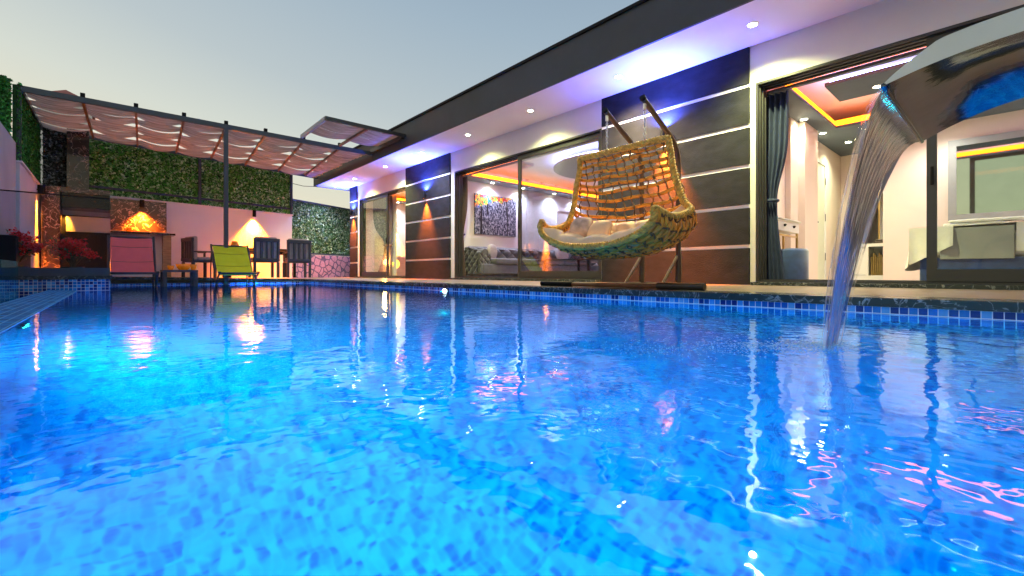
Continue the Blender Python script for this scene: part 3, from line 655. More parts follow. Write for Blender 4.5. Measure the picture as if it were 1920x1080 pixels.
for u in (2.05, L-.02):
    q = P0+d*u+nn_*.09; MB().box((q.x-.03, q.y-.03, 1.812), (q.x+.03, q.y+.03, 2.93)).obj('post', M['greyframe'], t)
t, P0, d, nn_, L = hedge('hedge_panel', 'pale speckled ivy hedge panel above the pink stone wall', (3.97, 14.25), (6.6, 15.45), .72, 2.30, M['leafpale'], 8000, .034, rails=(2.31, .735))
t, P0, d, nn_, L = hedge('hedge_panel', 'dark speckled foliage panel beside the marble chimney', (-.98, 12.62), (-.64, 12.66), 1.80, 2.97, M['leafdark'], 1800, .03)
gp = thing('grass_panel', 'bright green artificial grass panel on the left side wall', 'grass panel', (-1.1, 11, 1.8))
MB().box((-1.10, 10.05, 1.81), (-1.06, 12.75, 2.99)).obj('backing', M['hedgeback'], gp)
n = 9000; P = np.stack([rng.uniform(-1.06, -1.02, n), rng.uniform(10.05, 12.75, n), rng.uniform(1.80, 3.02, n)], 1)
MB().leaves(P, .028, (1, 0, .6), .6).obj('foliage', M['grasspanel'], gp)
g2 = thing('grass_panel', 'green grass panel edge standing outside the left pergola post', 'grass panel', (-1.2, 9.9, 1.8))
MB().box((-1.22, 9.92, 1.6), (-1.12, 10.02, 3.0)).obj('backing', M['hedgeback'], g2)
n = 2500; P = np.stack([rng.uniform(-1.27, -1.10, n), rng.uniform(9.86, 9.98, n), rng.uniform(1.6, 3.03, n)], 1)
MB().leaves(P, .028, (-.3, -.8, .4), .9).obj('foliage', M['grasspanel'], g2)
st = wall_seg('x', (3.97, 14.15), (6.6, 15.35), -.05, .70, .3, 0); tag(st.obj('stone_wall', M['stone'], loc=(5, 14.7, 0)), 'low pink rubble stone wall between the chairs and the villa', 'wall')
wall_lamp((2.85, RY(2.85), 1.72), (0, -1, 0), 'wall lamp with a bright orange oval glow on the pink rear wall', 0, 400, (1, .20, .008), spots=(60, 88), out=.085)
wall_lamp((-1.0, 11.85, 1.66), (1, 0, 0), 'wall lamp at the top of the white left wall throwing an orange streak', 0, 420, (1, .20, .008), spots=(40, 40), out=.05)
# ------------------------------------------------------------------ barbecue
bq = thing('barbecue', 'dark marble outdoor barbecue with chimney behind the glass railing', 'barbecue', (-.5, 12.6, 0))
MB().box((-.64, 12.42, 1.80), (-.32, 12.75, 2.99)).obj('chimney', M['bbqmarble'], bq)
MB().box((-.97, 12.2, 1.70), (-.005, 12.9, 1.80)).box((-.97, 12.2, 0), (-.72, 12.9, 1.699)).obj('surround', M['bbqmarble'], bq)
MB().box((-.719, 12.6, .05), (-.005, 12.85, 1.30)).box((-.719, 12.25, .02), (-.005, 12.6, .9)).obj('firebox', M['black'], bq)
MB().box((-.70, 12.24, 1.42), (-.005, 12.9, 1.698)).obj('hood', M['blackgloss'], bq)
MB().box((-.66, 12.58, .97), (-.008, 12.598, 1.28)).obj('backplate', M['concrete'], bq)
MB().box((-.002, 12.86, 1.06), (.955, 12.93, 1.74)).obj('backsplash', M['bbqmarble'], bq)
MB().box((-.002, 12.32, .965), (1.07, 12.85, 1.005)).obj('worktop', M['bbqmarble'], bq)
MB().box((.86, 12.38, .03), (1.0, 12.86, .96)).obj('side_panel', M['woodlight'], bq)
MB().box((0, 12.7, .03), (.859, 12.86, .96)).obj('cabinet', M['pinkwall'], bq)
wall_lamp((.52, 12.86, 1.66), (0, -1, 0), 'orange lamp over the marble backsplash of the barbecue', 0, 260, (1, .22, .01), spots=(60, 95), out=.10)
light('SPOT', 'grill_beam', (-.62, 12.5, 1.36), (1, .32, .02), 14, bq, (0, math.radians(20), 0), .02, 80)
bs = MB().lathe((.30, 12.5, 1.006), [(0, 0), (.05, 0), (.06, .05), (.045, .09), (0, .09)]); tag(bs.obj('jar', M['orangebowl'], loc=(.3, 12.5, 1.006)), 'small orange jar on the marble worktop', 'jar')
# ------------------------------------------------------------------ glass railings
gr = thing('glass_railing', 'tall smoked glass railing panel with dark channel at the left end of the pool', 'railing', (-.5, 8.05, .1))
MB().box((-1.02, 8.04, .20), (-.004, 8.055, 1.12)).obj('pane', M['railglass'], gr)
MB().box((-1.02, 8.02, .104), (-.002, 8.08, .205)).obj('channel', M['greyframe'], gr)
MB().box((-1.02, 8.035, 1.121), (-.002, 8.06, 1.135)).obj('top_rail', M['black'], gr)
g3 = thing('glass_screen', 'low teal glass panel standing on the left pool edge', 'glass panel', (-.6, 2, -.08))
MB().box((-.592, -1.0, -.083), (-.580, 5.6, .235)).obj('pane', M['tealglass'], g3)
# ------------------------------------------------------------------ pergola
pg = thing('pergola', 'long steel pergola with brown woven shade cloth over the terrace', 'pergola', (1.8, 11.8, 0))
def beam(p, q, wd, ht):
    p = Vector(p); q = Vector(q); d = (q-p).normalized(); s_ = Vector((d.y, -d.x, 0)).normalized()*wd/2; u = Vector((0, 0, ht/2))
    vs = [p-s_-u, p+s_-u, p+s_+u, p-s_+u, q-s_-u, q+s_-u, q+s_+u, q-s_+u]
    return vs, [(0, 3, 2, 1), (4, 5, 6, 7), (0, 1, 5, 4), (1, 2, 6, 5), (2, 3, 7, 6), (3, 0, 4, 7)]
BY = 10.12
MB().add(*beam((-1.08, BY, 2.96), (4.62, BY, 2.96), .05, .09)).obj('front_beam', M['greyframe'], pg)
MB().add(*beam((-1.0, 12.75, 2.98), (4.6, 13.82, 2.98), .05, .07)).obj('rear_beam', M['greyframe'], pg)
MB().add(*beam((-1.03, BY+.03, 2.96), (-1.0, 12.74, 2.98), .045, .07)).obj('side_beam', M['frame'], pg)
for x in (-1.05, 1.66): MB().box((x-.035, BY-.035, -.36 if x > 0 else 0), (x+.035, BY+.035, 2.914)).obj('post', M['greyframe'], pg)
RX = [-.337, .33, 1.004, 1.663, 2.348, 3.08, 3.85]
RE = [-.265, .45, 1.15, 1.85, 2.62, 3.45, 4.2]
for x0, x1 in zip(RX, RE):
    r_ = MB().add(*beam((x0, BY+.03, 2.95), (x1, 12.86+.19*x1, 2.97), .035, .05)).obj('rafter', M['rust'], pg)
    MB().box((x0-.03, BY-.03, 3.006), (x0+.03, BY+.03, 3.07)).obj('rafter_end', M['black'], r_)
def rear_y(x): return 12.93+.19*x
NB = 5
for b in range(NB):
    m_ = MB()
    def f(u, v, b=b):
        x = -1.0+u*5.55
        # nearest rafter distance decides pinch and sag
        xs_ = [-1.04]+[RX[i]+(RE[i]-RX[i])*(b+.5)/NB for i in range(7)]+[4.6]
        for i in range(len(xs_)-1):
            if xs_[i] <= x <= xs_[i+1] or i == len(xs_)-2: break
        q = min(1, max(0, (x-xs_[i])/(xs_[i+1]-xs_[i])))
        sag = math.sin(PI*q)
        par = (i+b) % 2
        pinch = .46*(1-sag)**1.3*(1 if par else .55)
        y0 = BY+.05; y1 = rear_y(x)-.03; pt = (y1-y0)/NB
        c = y0+pt*(b+.5); hw = pt/2*(1.05-pinch)*1.0
        y = c+hw*(2*v-1)
        zc_ = 2.985 if (par) else 2.965
        z_ = zc_ - .03*sag + .012*math.sin(18*v+3*b) * (1-sag*.5) + (.05*(1-sag) if b % 2 == i % 2 else 0)
        return (x, y, z_)
    m_.grid(f, 90, 9); m_.obj('shade_cloth', M['shade'], pg, True)
pc = thing('canopy_frame', 'short raised shade canopy bolted to the villa fascia', 'canopy', (3.8, 9.3, 3.0))
MB().add(*beam((2.97, 8.52, 3.02), (4.62, 8.52, 3.02), .05, .07)).obj('front_beam', M['frame'], pc)
MB().add(*beam((2.99, 8.55, 3.02), (3.02, 10.06, 3.03), .05, .07)).obj('side_beam', M['concrete'], pc)
MB().add(*beam((4.57, 8.55, 3.0), (4.57, 10.06, 3.0), .06, .09)).obj('side_beam', M['frame'], pc)
MB().add(*beam((3.80, 8.55, 3.0), (3.83, 10.06, 3.0), .04, .05)).obj('rafter', M['rust'], pc)
for (ya, yb) in ((8.55, 9.12), (9.13, 9.62)):
    MB().grid(lambda u, v: (3.02+u*1.52, ya+(yb-ya)*v, 3.03-.05*math.sin(PI*((u*2) % 1))), 25, 6).obj('shade_cloth', M['shade'], pc, True)
# cable at the far end
cb = MB().tube([(3.9, 14.1, 2.78), (4.3, 14.15, 2.74), (4.75, 14.22, 2.79)], .008, 6); tag(cb.obj('cable', M['black'], loc=(4.3, 14.1, 2.7)), 'thin black cable running from the pergola to the villa eaves', 'cable')
# neighbour roof
nh = thing('neighbour_house', 'distant house with a red tiled roof behind the pergola', 'house', (-1.5, 40, 0))
MB().box((-3.2, 38, -.4), (-.9, 42.2, 10.5)).obj('wall', M['plaster'], nh)
MB().add([(-3.35, 37.7, 10.55), (-.75, 37.7, 10.55), (-.75, 42.4, 10.55), (-3.35, 42.4, 10.55), (-2.1, 40, 11.75)], [(0, 1, 4), (1, 2, 4), (2, 3, 4), (3, 0, 4)]).obj('roof', M['rooftile'], nh)
# ------------------------------------------------------------------ hanging chair
CY = 2.57
CP = [(3.10, .37), (3.22, .315), (3.38, .285), (3.56, .285), (3.74, .33), (3.88, .44), (3.945, .60), (3.94, .80), (3.88, 1.02), (3.81, 1.20), (3.73, 1.355)]
HW = [.60, .64, .66, .67, .68, .66, .63, .59, .555, .525, .505]
YC = [2.45, 2.45, 2.46, 2.46, 2.47, 2.50, 2.53, 2.55, 2.57, 2.57, 2.57]
def cspl(L, s):
    n = len(L)-1; x = min(max(s, 0), 1)*n; i = min(int(x), n-1); t = x-i
    g = lambda k: np.array(L[min(max(k, 0), n)], float)
    a, b, c, d_ = g(i-1), g(i), g(i+1), g(i+2)
    return .5*((2*b)+(-a+c)*t+(2*a-5*b+4*c-d_)*t*t+(-a+3*b-3*c+d_)*t**3)
LIFT = [.28, .29, .30, .33, .34, .27, .17, .10, .05, .02, 0]
FWD = [-.02, .02, .06, .08, .12, .22, .25, .22, .15, .06, 0]
def S(s, x):
    c = cspl(CP, s); h = float(cspl(HW, s)); l = float(cspl(LIFT, s)); fw = float(cspl(FWD, s))
    a = abs(x); lat = h*(1.32*a-.32*a**7)*(1 if x >= 0 else -1)
    # near side is at smaller Y
    return Vector((c[0]-fw*a**3, float(cspl(YC, s))-lat, c[1]+l*a**2.6))
def SN(s, x):
    e = .01; a = S(min(s+e, 1), x)-S(max(s-e, 0), x); b = S(s, min(x+e, 1))-S(s, max(x-e, -1)); n = a.cross(b)
    return n.normalized()
hc = thing('hanging_chair', 'wide woven rattan hanging chair with beige cushions on two chains', 'hanging chair', (3.6, CY, .28))
rim = [S(1, x) for x in np.linspace(-1, 1, 26)]+[S(s, 1) for s in np.linspace(.98, .02, 44)]+[S(0, x) for x in np.linspace(1, -1, 44)]+[S(s, -1) for s in np.linspace(.02, .98, 44)]
def resample(P, step, closed=True):
    P = [Vector(p) for p in P]; Q = P+[P[0]] if closed else P; out = []; acc = 0; nxt = 0
    for a, b in zip(Q, Q[1:]):
        L = (b-a).length
        while nxt <= acc+L and L > 0: out.append(a+(b-a)*((nxt-acc)/L)); nxt += step
        acc += L
    return out
for _ in range(2): rim = [(rim[i-1]+rim[i]*2+rim[(i+1) % len(rim)])/4 for i in range(len(rim))]
rs = resample(rim, .012)
MB().tube(rs, .020, 8, closed=True).obj('rim', M['cord'], hc, True)
rope = MB()
N = len(rs)
for k in range(4):
    pts = []
    for i in range(N):
        t = (rs[(i+1) % N]-rs[i-1]).normalized(); u = t.orthogonal().normalized() if abs(t.z) > .95 else (Vector((0, 0, 1))-t*t.z).normalized(); v = t.cross(u)
        a = 2*PI*k/4+i*2*PI*round(N/9)/N
        pts.append(rs[i]+(u*math.cos(a)+v*math.sin(a))*.020)
    rope.tube(pts, .0125, 6, closed=True)
rope.obj('rim_wrap', mat('olive_brown_rope', (.66, .33, .04), .55, var=.5, vs=30, bump=.001, bs=160), hc, True)
def ribbon(mb, pts, nrms, wd, th):
    vs = []
    for i, (p, n) in enumerate(zip(pts, nrms)):
        t = (pts[min(i+1, len(pts)-1)]-pts[max(i-1, 0)]).normalized(); s_ = t.cross(n).normalized()*wd/2; n = n*th/2
        vs += [p-s_-n*.6, p-s_*.5+n, p+s_*.5+n, p+s_-n*.6, p-n]
    k = len(pts); fs = []
    for i in range(k-1):
        for j in range(5): fs.append((i*5+j, i*5+(j+1) % 5, (i+1)*5+(j+1) % 5, (i+1)*5+j))
    mb.add(vs, fs)
wv = MB(); sv = list(np.linspace(.035, .44, 13))+list(np.linspace(.475, .965, 14))
XC = list(np.linspace(-.96, .96, 15))
for bi, s in enumerate(sv):
    xs = np.linspace(-1, 1, 57); off = rng.uniform(-.006, .006)
    pts = []; nr = []
    for x in xs:
        s2 = s+off+.004*math.sin(9*x+bi); n = SN(s2, x); wob = math.cos(PI*(x-XC[0])/(XC[1]-XC[0])+PI*bi)*.007
        pts.append(S(s2, x)+n*wob); nr.append(n)
    ribbon(wv, pts, nr, .034 if s > .45 else .038, .007)
wv.obj('woven_straps', M['rattan'], hc, True)
# upright pale bands round both arm bulges
for sgn in (-1, 1):
    sb = MB()
    for s in np.linspace(.06, .50, 20):
        xs = np.linspace(.50, 1.0, 12)*sgn
        pts = [S(s+.03*(abs(x)-.5), x)+SN(s, x)*(-.012 if s < 2 else 0) for x in xs]; nr = [SN(s, x) for x in xs]
        ribbon(sb, pts, nr, .026, .006)
    sb.obj('side_straps', M['rattanlight'], hc, True)
cs = MB()
for ci, x in enumerate(XC):
    ss = np.linspace(0, 1, 150); pts = []
    for k, s in enumerate(ss):
        xx = x+.020*math.sin(2*PI*13.5*s+ci*1.7); n = SN(s, xx)
        pts.append(S(s, xx)+n*(.011*math.sin(2*PI*13.5*s+PI*ci)))
    cs.tube(pts, .0068, 6)
    for s in sv:       # a knot where cord and strap cross
        if rng.random() < .8:
            c = S(s, x); n = SN(s, x)
            cs.tube([c-n*.010+Vector((0, .010, .008)), c+n*.011, c-n*.010-Vector((0, .010, .010))], .0065, 6)
cs.obj('knot_cords', M['cord'], hc, True)
def pad(mb, s0, s1, x0, x1, th, tuft=None, n=(70, 40), rise=0):
    """closed stuffed cushion lying on the shell; inner side is the side of -normal or +normal facing the sitter"""
    sgn = -1 if SN(.3, 0).z < 0 else 1
    def surf(u, v, side):
        x = x0+(x1-x0)*u; s = s0+(s1-s0)*v; n_ = SN(s, x*.999)*sgn
        e = (max(0, 1-abs(2*u-1)**8)*max(0, 1-abs(2*v-1)**8))**.5
        t = th*e
        if tuft and side:
            t *= 1-.30*(abs(math.cos(PI*tuft[0]*u))**8*1+abs(math.cos(PI*tuft[1]*v))**10)*.6
            t += .004*math.sin(40*u+13*v)*e
        base = S(s, x)+n_*(.018+rise)
        return base+n_*(t if side else -.0)
    mb.grid(lambda u, v: surf(u, v, 1), *n); mb.grid(lambda u, v: surf(1-u, v, 0), *n)
cu = MB(); pad(cu, .0, .46, -.92, .92, .15, (5, 2)); recalc(cu.obj('seat_cushion', M['beige'], hc, True))
cu = MB(); pad(cu, .42, .63, -.70, .93, .17, (6, 1), rise=.0); recalc(cu.obj('back_cushion', M['beige'], hc, True))
def ball_pillow(name, loc, r, m, label, cat='pillow', rot=(0, 0, 0), group=None, parent=None, p=2.6):
    def f(u, v):
        th = 2*PI*u; ph = PI*(v-.5); ce = lambda a, e: math.copysign(abs(math.cos(a))**e, math.cos(a)); se = lambda a, e: math.copysign(abs(math.sin(a))**e, math.sin(a))
        k = 1+.04*math.sin(5*th)*math.cos(ph)
        q = Vector((r[0]*ce(ph, .9)*ce(th, .65)*k, r[1]*ce(ph, .9)*se(th, .65)*k, r[2]*se(ph, 1.0)))
        q.rotate(Matrix.Rotation(rot[2], 3, 'Z') @ Matrix.Rotation(rot[1], 3, 'Y') @ Matrix.Rotation(rot[0], 3, 'X')); return q+Vector(loc)
    o = MB().grid(f, 40, 24, True).obj(name, m, parent, True, loc=loc)
    if label: tag(o, label, cat, group)
    return o
pm = mat('striped_pillow_cloth', (.62, .42, .33), .85, var=.45, vs=9)
ball_pillow('pillow', (3.60, 2.95, .60), (.13, .12, .07), pm, 'small patterned pillow leaning in the left corner of the hanging chair', rot=(0, math.radians(-60), .3))
ball_pillow('pillow', (3.60, 2.72, .555), (.12, .13, .06), M['beige'], 'plain beige pillow in the middle of the hanging chair', rot=(0, math.radians(-60), 0))
# stand
stnd = thing('chair_stand', 'brown steel tube stand with two curved arms carrying the hanging chair', 'stand', (4.37, 2.5, 0))
tips = []
for y, nm in ((2.73, 'far'), (2.30, 'near')):
    path = [(4.37, y, .03), (4.37, y, .6), (4.37, y, 1.15), (4.36, y, 1.32), (4.30, y, 1.44), (4.18, y, 1.53), (3.98, y, 1.63), (3.70, y, 1.775)]
    pp = resample([Vector(cspl(path, s)) for s in np.linspace(0, 1, 60)], .03, False)
    MB().tube(pp, .026, 12).obj('arm_post', M['steeltube'], stnd, True)
    MB().tube([(4.37, y, .03), (4.37, y, .33)], .032, 12).obj('foot_sleeve', M['steeltube'], stnd, 'auto')
    MB().tube([(4.35, y, .31), (4.06, y, .03)], .017, 8).obj('brace', M['steeltube'], stnd, 'auto')
    MB().tube([(4.42, y, .022), (3.50, y, .022)], .020, 10).obj('foot_tube', M['steeltube'], stnd, 'auto')
    MB().tube([pp[-1]+Vector((.0, 0, 0)), pp[-1]+Vector((-.022, 0, .012))], .029, 12).obj('end_cap', M['black'], stnd, 'auto')
    tips.append(Vector((3.735, y, 1.735)))
MB().tube([(3.50, 3.10, .024), (3.50, 1.95, .024)], .021, 12).obj('cross_tube', M['rust'], stnd, 'auto')
MB().tube([(3.50, 3.42, .026), (3.50, 2.98, .026)], .026, 12).obj('cross_tube_end', M['black'], stnd, 'auto')
MB().tube([(3.50, 2.03, .028), (3.50, 1.62, .028)], .030, 12).obj('cross_tube_end', M['steeltube'], stnd, 'auto')
MB().tube([(4.37, 2.73, .022), (4.37, 2.30, .022)], .018, 10).obj('rear_tube', M['steeltube'], stnd, 'auto')
for i, tp in enumerate(tips):
    ch = thing('chain', 'zinc chain holding the '+('left, farther' if i == 0 else 'right, nearer')+' end of the hanging chair back', 'chain', tuple(tp))
    MB().rbox((tp.x-.016, tp.y-.010, tp.z-.065), (tp.x+.016, tp.y+.010, tp.z-.005), .006).obj('snap_hook', M['zinc'], ch)
    lk = MB(); z_ = tp.z-.075; k = 0
    while z_ > 1.375:
        d = Vector((1, 0, 0)) if k % 2 else Vector((0, 1, 0))
        pts = [Vector((tp.x, tp.y, z_-.019))+d*(.0095*math.cos(a))+Vector((0, 0, .021*math.sin(a))) for a in [2*PI*j/12 for j in range(12)]]
        lk.tube(pts, .0034, 6, closed=True); z_ -= .033; k += 1
    lk.obj('chain_links', M['zinc'], ch, True)
# ------------------------------------------------------------------ fountain spout
sp_ = thing('fountain_spout', 'polished steel cobra head water spout arching in from the right', 'water spout', (1.8, -1.3, 0))
PR = [(.205, .585), (.12, .608), (.02, .624), (-.12, .632), (-.30, .62), (-.50, .57), (-.72, .47), (-.92, .32), (-1.05, .16), (-1.12, .0)]
W0 = [1.375, 1.375, 1.375, 1.38, 1.39, 1.41, 1.44, 1.48, 1.5, 1.52]; W1 = [2.06, 1.99, 1.92, 1.87, 1.84, 1.82, 1.82, 1.82, 1.82, 1.82]
def spout(u, v, off=0):
    p = cspl(PR, v); q = cspl(PR, min(1, v+.02)); r_ = cspl(PR, max(0, v-.02)); tt = (q-r_); tt = tt/np.linalg.norm(tt); n_ = np.array((tt[1], -tt[0]))
    if n_[1] < 0 and v < .5: n_ = -n_
    a, b = float(cspl(W0, v)), float(cspl(W1, v)); bow = .030*math.sin(PI*u)*(0 if v < .02 else 1)*min(1, v*6)
    return (a+(b-a)*u, p[0]+n_[0]*(off+bow), p[1]+n_[1]*(off+bow))
body = MB(); body.grid(lambda u, v: spout(u, v), 24, 70); 
recalc(body.obj('spout_underside', M['chrome'], sp_, True))
body = MB(); body.grid(lambda u, v: spout(u, v, .048*min(1, v*7+.05)), 24, 70); recalc(body.obj('spout_top', M['chrome'], sp_, True))
for uu, nm in ((0, 'near'), (1, 'far')):
    e = MB(); e.grid(lambda u, v: tuple(np.array(spout(uu, v, 0))*(1-u)+np.array(spout(uu, v, .048*min(1, v*7+.05)))*u), 3, 70); e.obj('spout_side', mat('brushed_steel', (.42, .48, .52), .35, metal=.9, var=.05) if uu == 0 else M['chrome'], sp_, True)
MB().tube([spout(u, 0) for u in np.linspace(0, 1, 20)], .006, 8).obj('lip', M['chrome'], sp_, True)
MB().rbox((1.46, -1.20, -.0), (1.94, -1.05, .02), .006).obj('base_plate', M['chrome'], sp_)
# falling sheet
fw_ = MB(); uvs = []
def fall(u, v, side=0):
    h = .585-(.585-WL+.02)*v**1.0
    tt = math.sqrt(max(0, (.585-h)/.68))
    y = .205+.17*tt
    a = 1.378+(1.60-1.378)*(tt**.9); b = 2.057+(1.73-2.057)*(tt**.95)
    x = a+(b-a)*u
    # thicker rolled edges, thin middle
    edge = max(0, 1-min(u, 1-u)/.07); th = .0025+.011*edge*min(1, .25+tt)
    rip = .0022*math.sin(70*u+3*math.sin(6*v)+8*v)*min(1, v*8)
    return (x, y+rip+(th if side else -th), h)
NU, NV = 110, 90
for side in (0, 1):
    base = len(fw_.v); fw_.grid(lambda u, v: fall(u if side == 0 else 1-u, v, side), NU, NV)
    uvs += [((i/(NU-1)) if side == 0 else 1-i/(NU-1), j/(NV-1)) for j in range(NV) for i in range(NU)]
fo = fw_.obj('falling_water', M['fall'], None, True, loc=(1.66, .3, -.09))
ul = fo.data.uv_layers.new(name='UVMap')
for l in fo.data.loops: ul.data[l.index].uv = uvs[l.vertex_index]
tag(fo, 'curved clear sheet of water falling from the steel spout into the pool', 'waterfall')
# splash
n = 1600; q = rng.uniform(0, 1, n)**2.2; a_ = rng.normal(0, 1, n)
P = np.stack([1.66-.55*q+rng.normal(0, .07, n)*(1-.4*q), .385+.42*q+a_*.045*(1+1.5*q), WL+.001+np.abs(rng.normal(0, .004, n))*(1-q)], 1)
spl = MB()
for p in P:
    r_ = rng.uniform(.0008, .0028); p = Vector(p.tolist()); spl.add([p+Vector((r_*1.5, r_*1.5, 0)), p+Vector((-r_, r_*1.2, 0)), p+Vector((-r_, -r_*1.2, 0)), p+Vector((0, 0, r_*.5))], [(0, 1, 3), (1, 2, 3), (2, 0, 3), (0, 2, 1)])
o = spl.obj('splash', M['foam'], None, True, loc=(1.66, .38, WL)); tag(o, 'white flecks of splash where the falling sheet meets the pool', 'splash'); o['kind'] = 'stuff'
# ------------------------------------------------------------------ loungers and table in the shallow water
def sling_chair(x, y, wd, name_mat, label, ztop=.66, s=1.0):
    t = thing('deck_chair', label, 'deck chair', (x, y, -.36), 'sling deck chairs standing in the shallow water')
    hw = wd/2; fr = MB()
    top = Vector((0, .55, ztop+.36)); front = Vector((0, -.30, .47))
    for sx in (-1, 1):
        px = x+sx*(hw+.022)
        P_ = lambda yy, zz_: (px, y+yy, -.36+zz_)
        MB().tube([P_(.56, ztop+.38), P_(.25, .62), P_(-.02, .30), P_(-.22, .02)], .016, 8).obj('side_tube', M['greyframe'], t, True)
        MB().tube([P_(-.34, .50), P_(-.12, .40), P_(.10, .20), P_(.28, .02)], .016, 8).obj('leg', M['greyframe'], t, True)
        MB().tube([P_(.50, .90), P_(.60, .60), P_(.62, .02)], .012, 8).obj('rear_prop', M['greyframe'], t, True)
        MB().rbox((px-.02, y-.36, .13), (px+.02, y-.28, .165), .01).obj('joint', M['greyframe'], t)
    MB().tube([(x-hw-.02, y+.56, ztop), (x+hw+.02, y+.56, ztop)], .016, 8).obj('top_rail', M['greyframe'], t, True)
    MB().tube([(x-hw-.02, y-.34, .135), (x+hw+.02, y-.34, .135)], .017, 8).obj('front_rail', M['greyframe'], t, True)
    MB().tube([(x-hw-.02, y+.62, -.34), (x+hw+.02, y+.62, -.34)], .012, 8).obj('rear_rail', M['greyframe'], t, True)
    pr = [(.565, ztop+.018), (.50, ztop-.05), (.36, ztop-.19), (.20, ztop-.36), (.06, ztop-.47), (-.06, ztop-.545), (-.18, ztop-.55), (-.28, .135), (-.345, .155)]
    def f(u, v):
        q = cspl(pr, v); return (x-hw+wd*u, y+q[0]+.01*math.sin(PI*u), q[1]-.012*math.sin(PI*u))
    g_ = MB().grid(f, 12, 40); g_.grid(lambda u, v: tuple(np.array(f(1-u, v))+np.array((0, .004, -.006))), 12, 40)
    sl = g_.obj('sling', name_mat, t, True)
    sm = MB()
    for v in (.22, .40): sm.tube([tuple(np.array(f(u, v))+np.array((0, -.004, .003))) for u in np.linspace(0, 1, 12)], .0022, 5)
    sm.obj('seam', mat('seam_dark', (.20, .12, .05), .8), sl)
    return t
sling_chair(1.72, 9.55, .56, M['lime'], 'lime green sling deck chair standing in the shallow water before the dining set', .66)
sling_chair(.25, 8.75, .50, M['coral'], 'coral pink sling deck chair in the shallow water beside the glass railing', .70)
stb = thing('side_table', 'small black square table in the shallow water carrying orange bowls', 'side table', (.74, 9.55, -.36))
tx0, tx1, ty0, ty1, tz = .64, 1.12, 9.3, 9.85, .19
MB().rbox((tx0, ty0, tz-.035), (tx1, ty1, tz), .006).obj('table_top', M['greyframe'], stb)
for a in (tx0+.03, tx1-.03):
    for b in (ty0+.03, ty1-.03): MB().rbox((a-.028, b-.028, -.36), (a+.028, b+.028, tz-.036), .004).obj('leg', M['greyframe'], stb)
def bowl(c, r, h, label):
    pr = [(.0, 0), (r*.5, 0), (r*.8, h*.35), (r, h), (r*.95, h), (r*.74, h*.4), (.0, h*.12)]
    tag(MB().lathe(c, pr, 28).obj('bowl', M['orangebowl'], None, True, loc=c), label, 'bowl', 'orange bowls on the small black table')
bowl((.76, 9.5, tz), .05, .075, 'small orange bowl at the left edge of the black table')
bowl((.94, 9.55, tz), .115, .105, 'wide orange bowl in the middle of the black table')
bowl((1.06, 9.36, tz), .05, .095, 'small orange bowl at the right edge of the black table')
# dining set
def dining_chair(x, y, rz, label):
    t = thing('dining_chair', label, 'dining chair', (x, y, .0), 'slatted dining chairs at the black table')
    m_ = mat('charcoal_resin', (.035, .045, .065), .5, var=.1)
    def P(a): 
        c, s_ = math.cos(rz), math.sin(rz); return Vector((x+a[0]*c-a[1]*s_, y+a[0]*s_+a[1]*c, a[2]))
    def bx(lst, name, m=m_, r=.01, par=t):
        g_ = MB()
        for a, b in lst:
            q = MB().rbox(a, b, r); q.v = [tuple(P(v)) for v in q.v]; g_.add(q.v, q.f)
        return g_.obj(name, m, par)
    # back plane faces -y (towards camera)
    bk = bx([((-.27, -.26, .84), (.27, -.21, .92)), ((-.27, -.26, .40), (.27, -.21, .47)), ((-.27, -.255, .46), (-.21, -.215, .85)), ((.21, -.255, .46), (.27, -.215, .85)),
             ((-.135, -.25, .46), (-.075, -.22, .85)), ((-.02, -.25, .46), (.03, -.22, .85)), ((.085, -.25, .46), (.145, -.22, .85))], 'backrest')
    bx([((-.25, -.24, .38), (.25, .25, .42))], 'seat')
    for a in (-.24, .24):
        for b in (-.22, .22): bx([((a-.028, b-.028, .03), (a+.028, b+.028, .385))], 'leg')
        bx([((a-.03, -.20, .60), (a+.03, .24, .63)), ((a-.02, .19, .42), (a+.02, .23, .60))], 'armrest')
    bx([((-.23, -.205, .43), (.23, -.12, .955))], 'back_cushion', M['cushion'], .03)
    bx([((-.23, -.12, .425), (.23, .24, .50))], 'seat_cushion', M['cushion'], .03)
    return t
dining_chair(2.62, 11.45, .03, 'charcoal dining chair with slatted back seen left, nearer the yellow lounger')
dining_chair(3.36, 11.55, -.06, 'charcoal dining chair with slatted back seen right, beside the stone wall')
dining_chair(1.50, 12.3, -1.3, 'charcoal dining chair turned sideways, half hidden behind the yellow lounger')
dt = thing('dining_table', 'black slatted dining table between the dining chairs', 'dining table', (2.55, 12.4, 0))
tp = MB()
for i in range(7): tp.rbox((1.95, 12.0+i*.12, .70), (3.55, 12.11+i*.12, .73), .005)
tp.obj('table_top', M['black'], dt)
for a in (2.05, 3.45):
    for b in (12.05, 12.75): MB().rbox((a-.03, b-.03, .03), (a+.03, b+.03, .70), .005).obj('leg', M['black'], dt)
MB().rbox((2.05, 12.35, .60), (3.45, 12.42, .68), .005).obj('crossbar', M['black'], dt)
for i, (x, lab) in enumerate(((2.2, 'orange jug on the dining table behind the lime chair'), (3.0, 'low orange dish on the dining table between the two chair backs'))):
    c = (x, 12.3, .731); tag(MB().lathe(c, [(0, 0), (.07, 0), (.09, .05), (.06, .10 if i else .16), (0, .10 if i else .16)]).obj('dish' if i else 'jug', M['orangebowl'], None, True, loc=c), lab, 'dish' if i else 'jug')
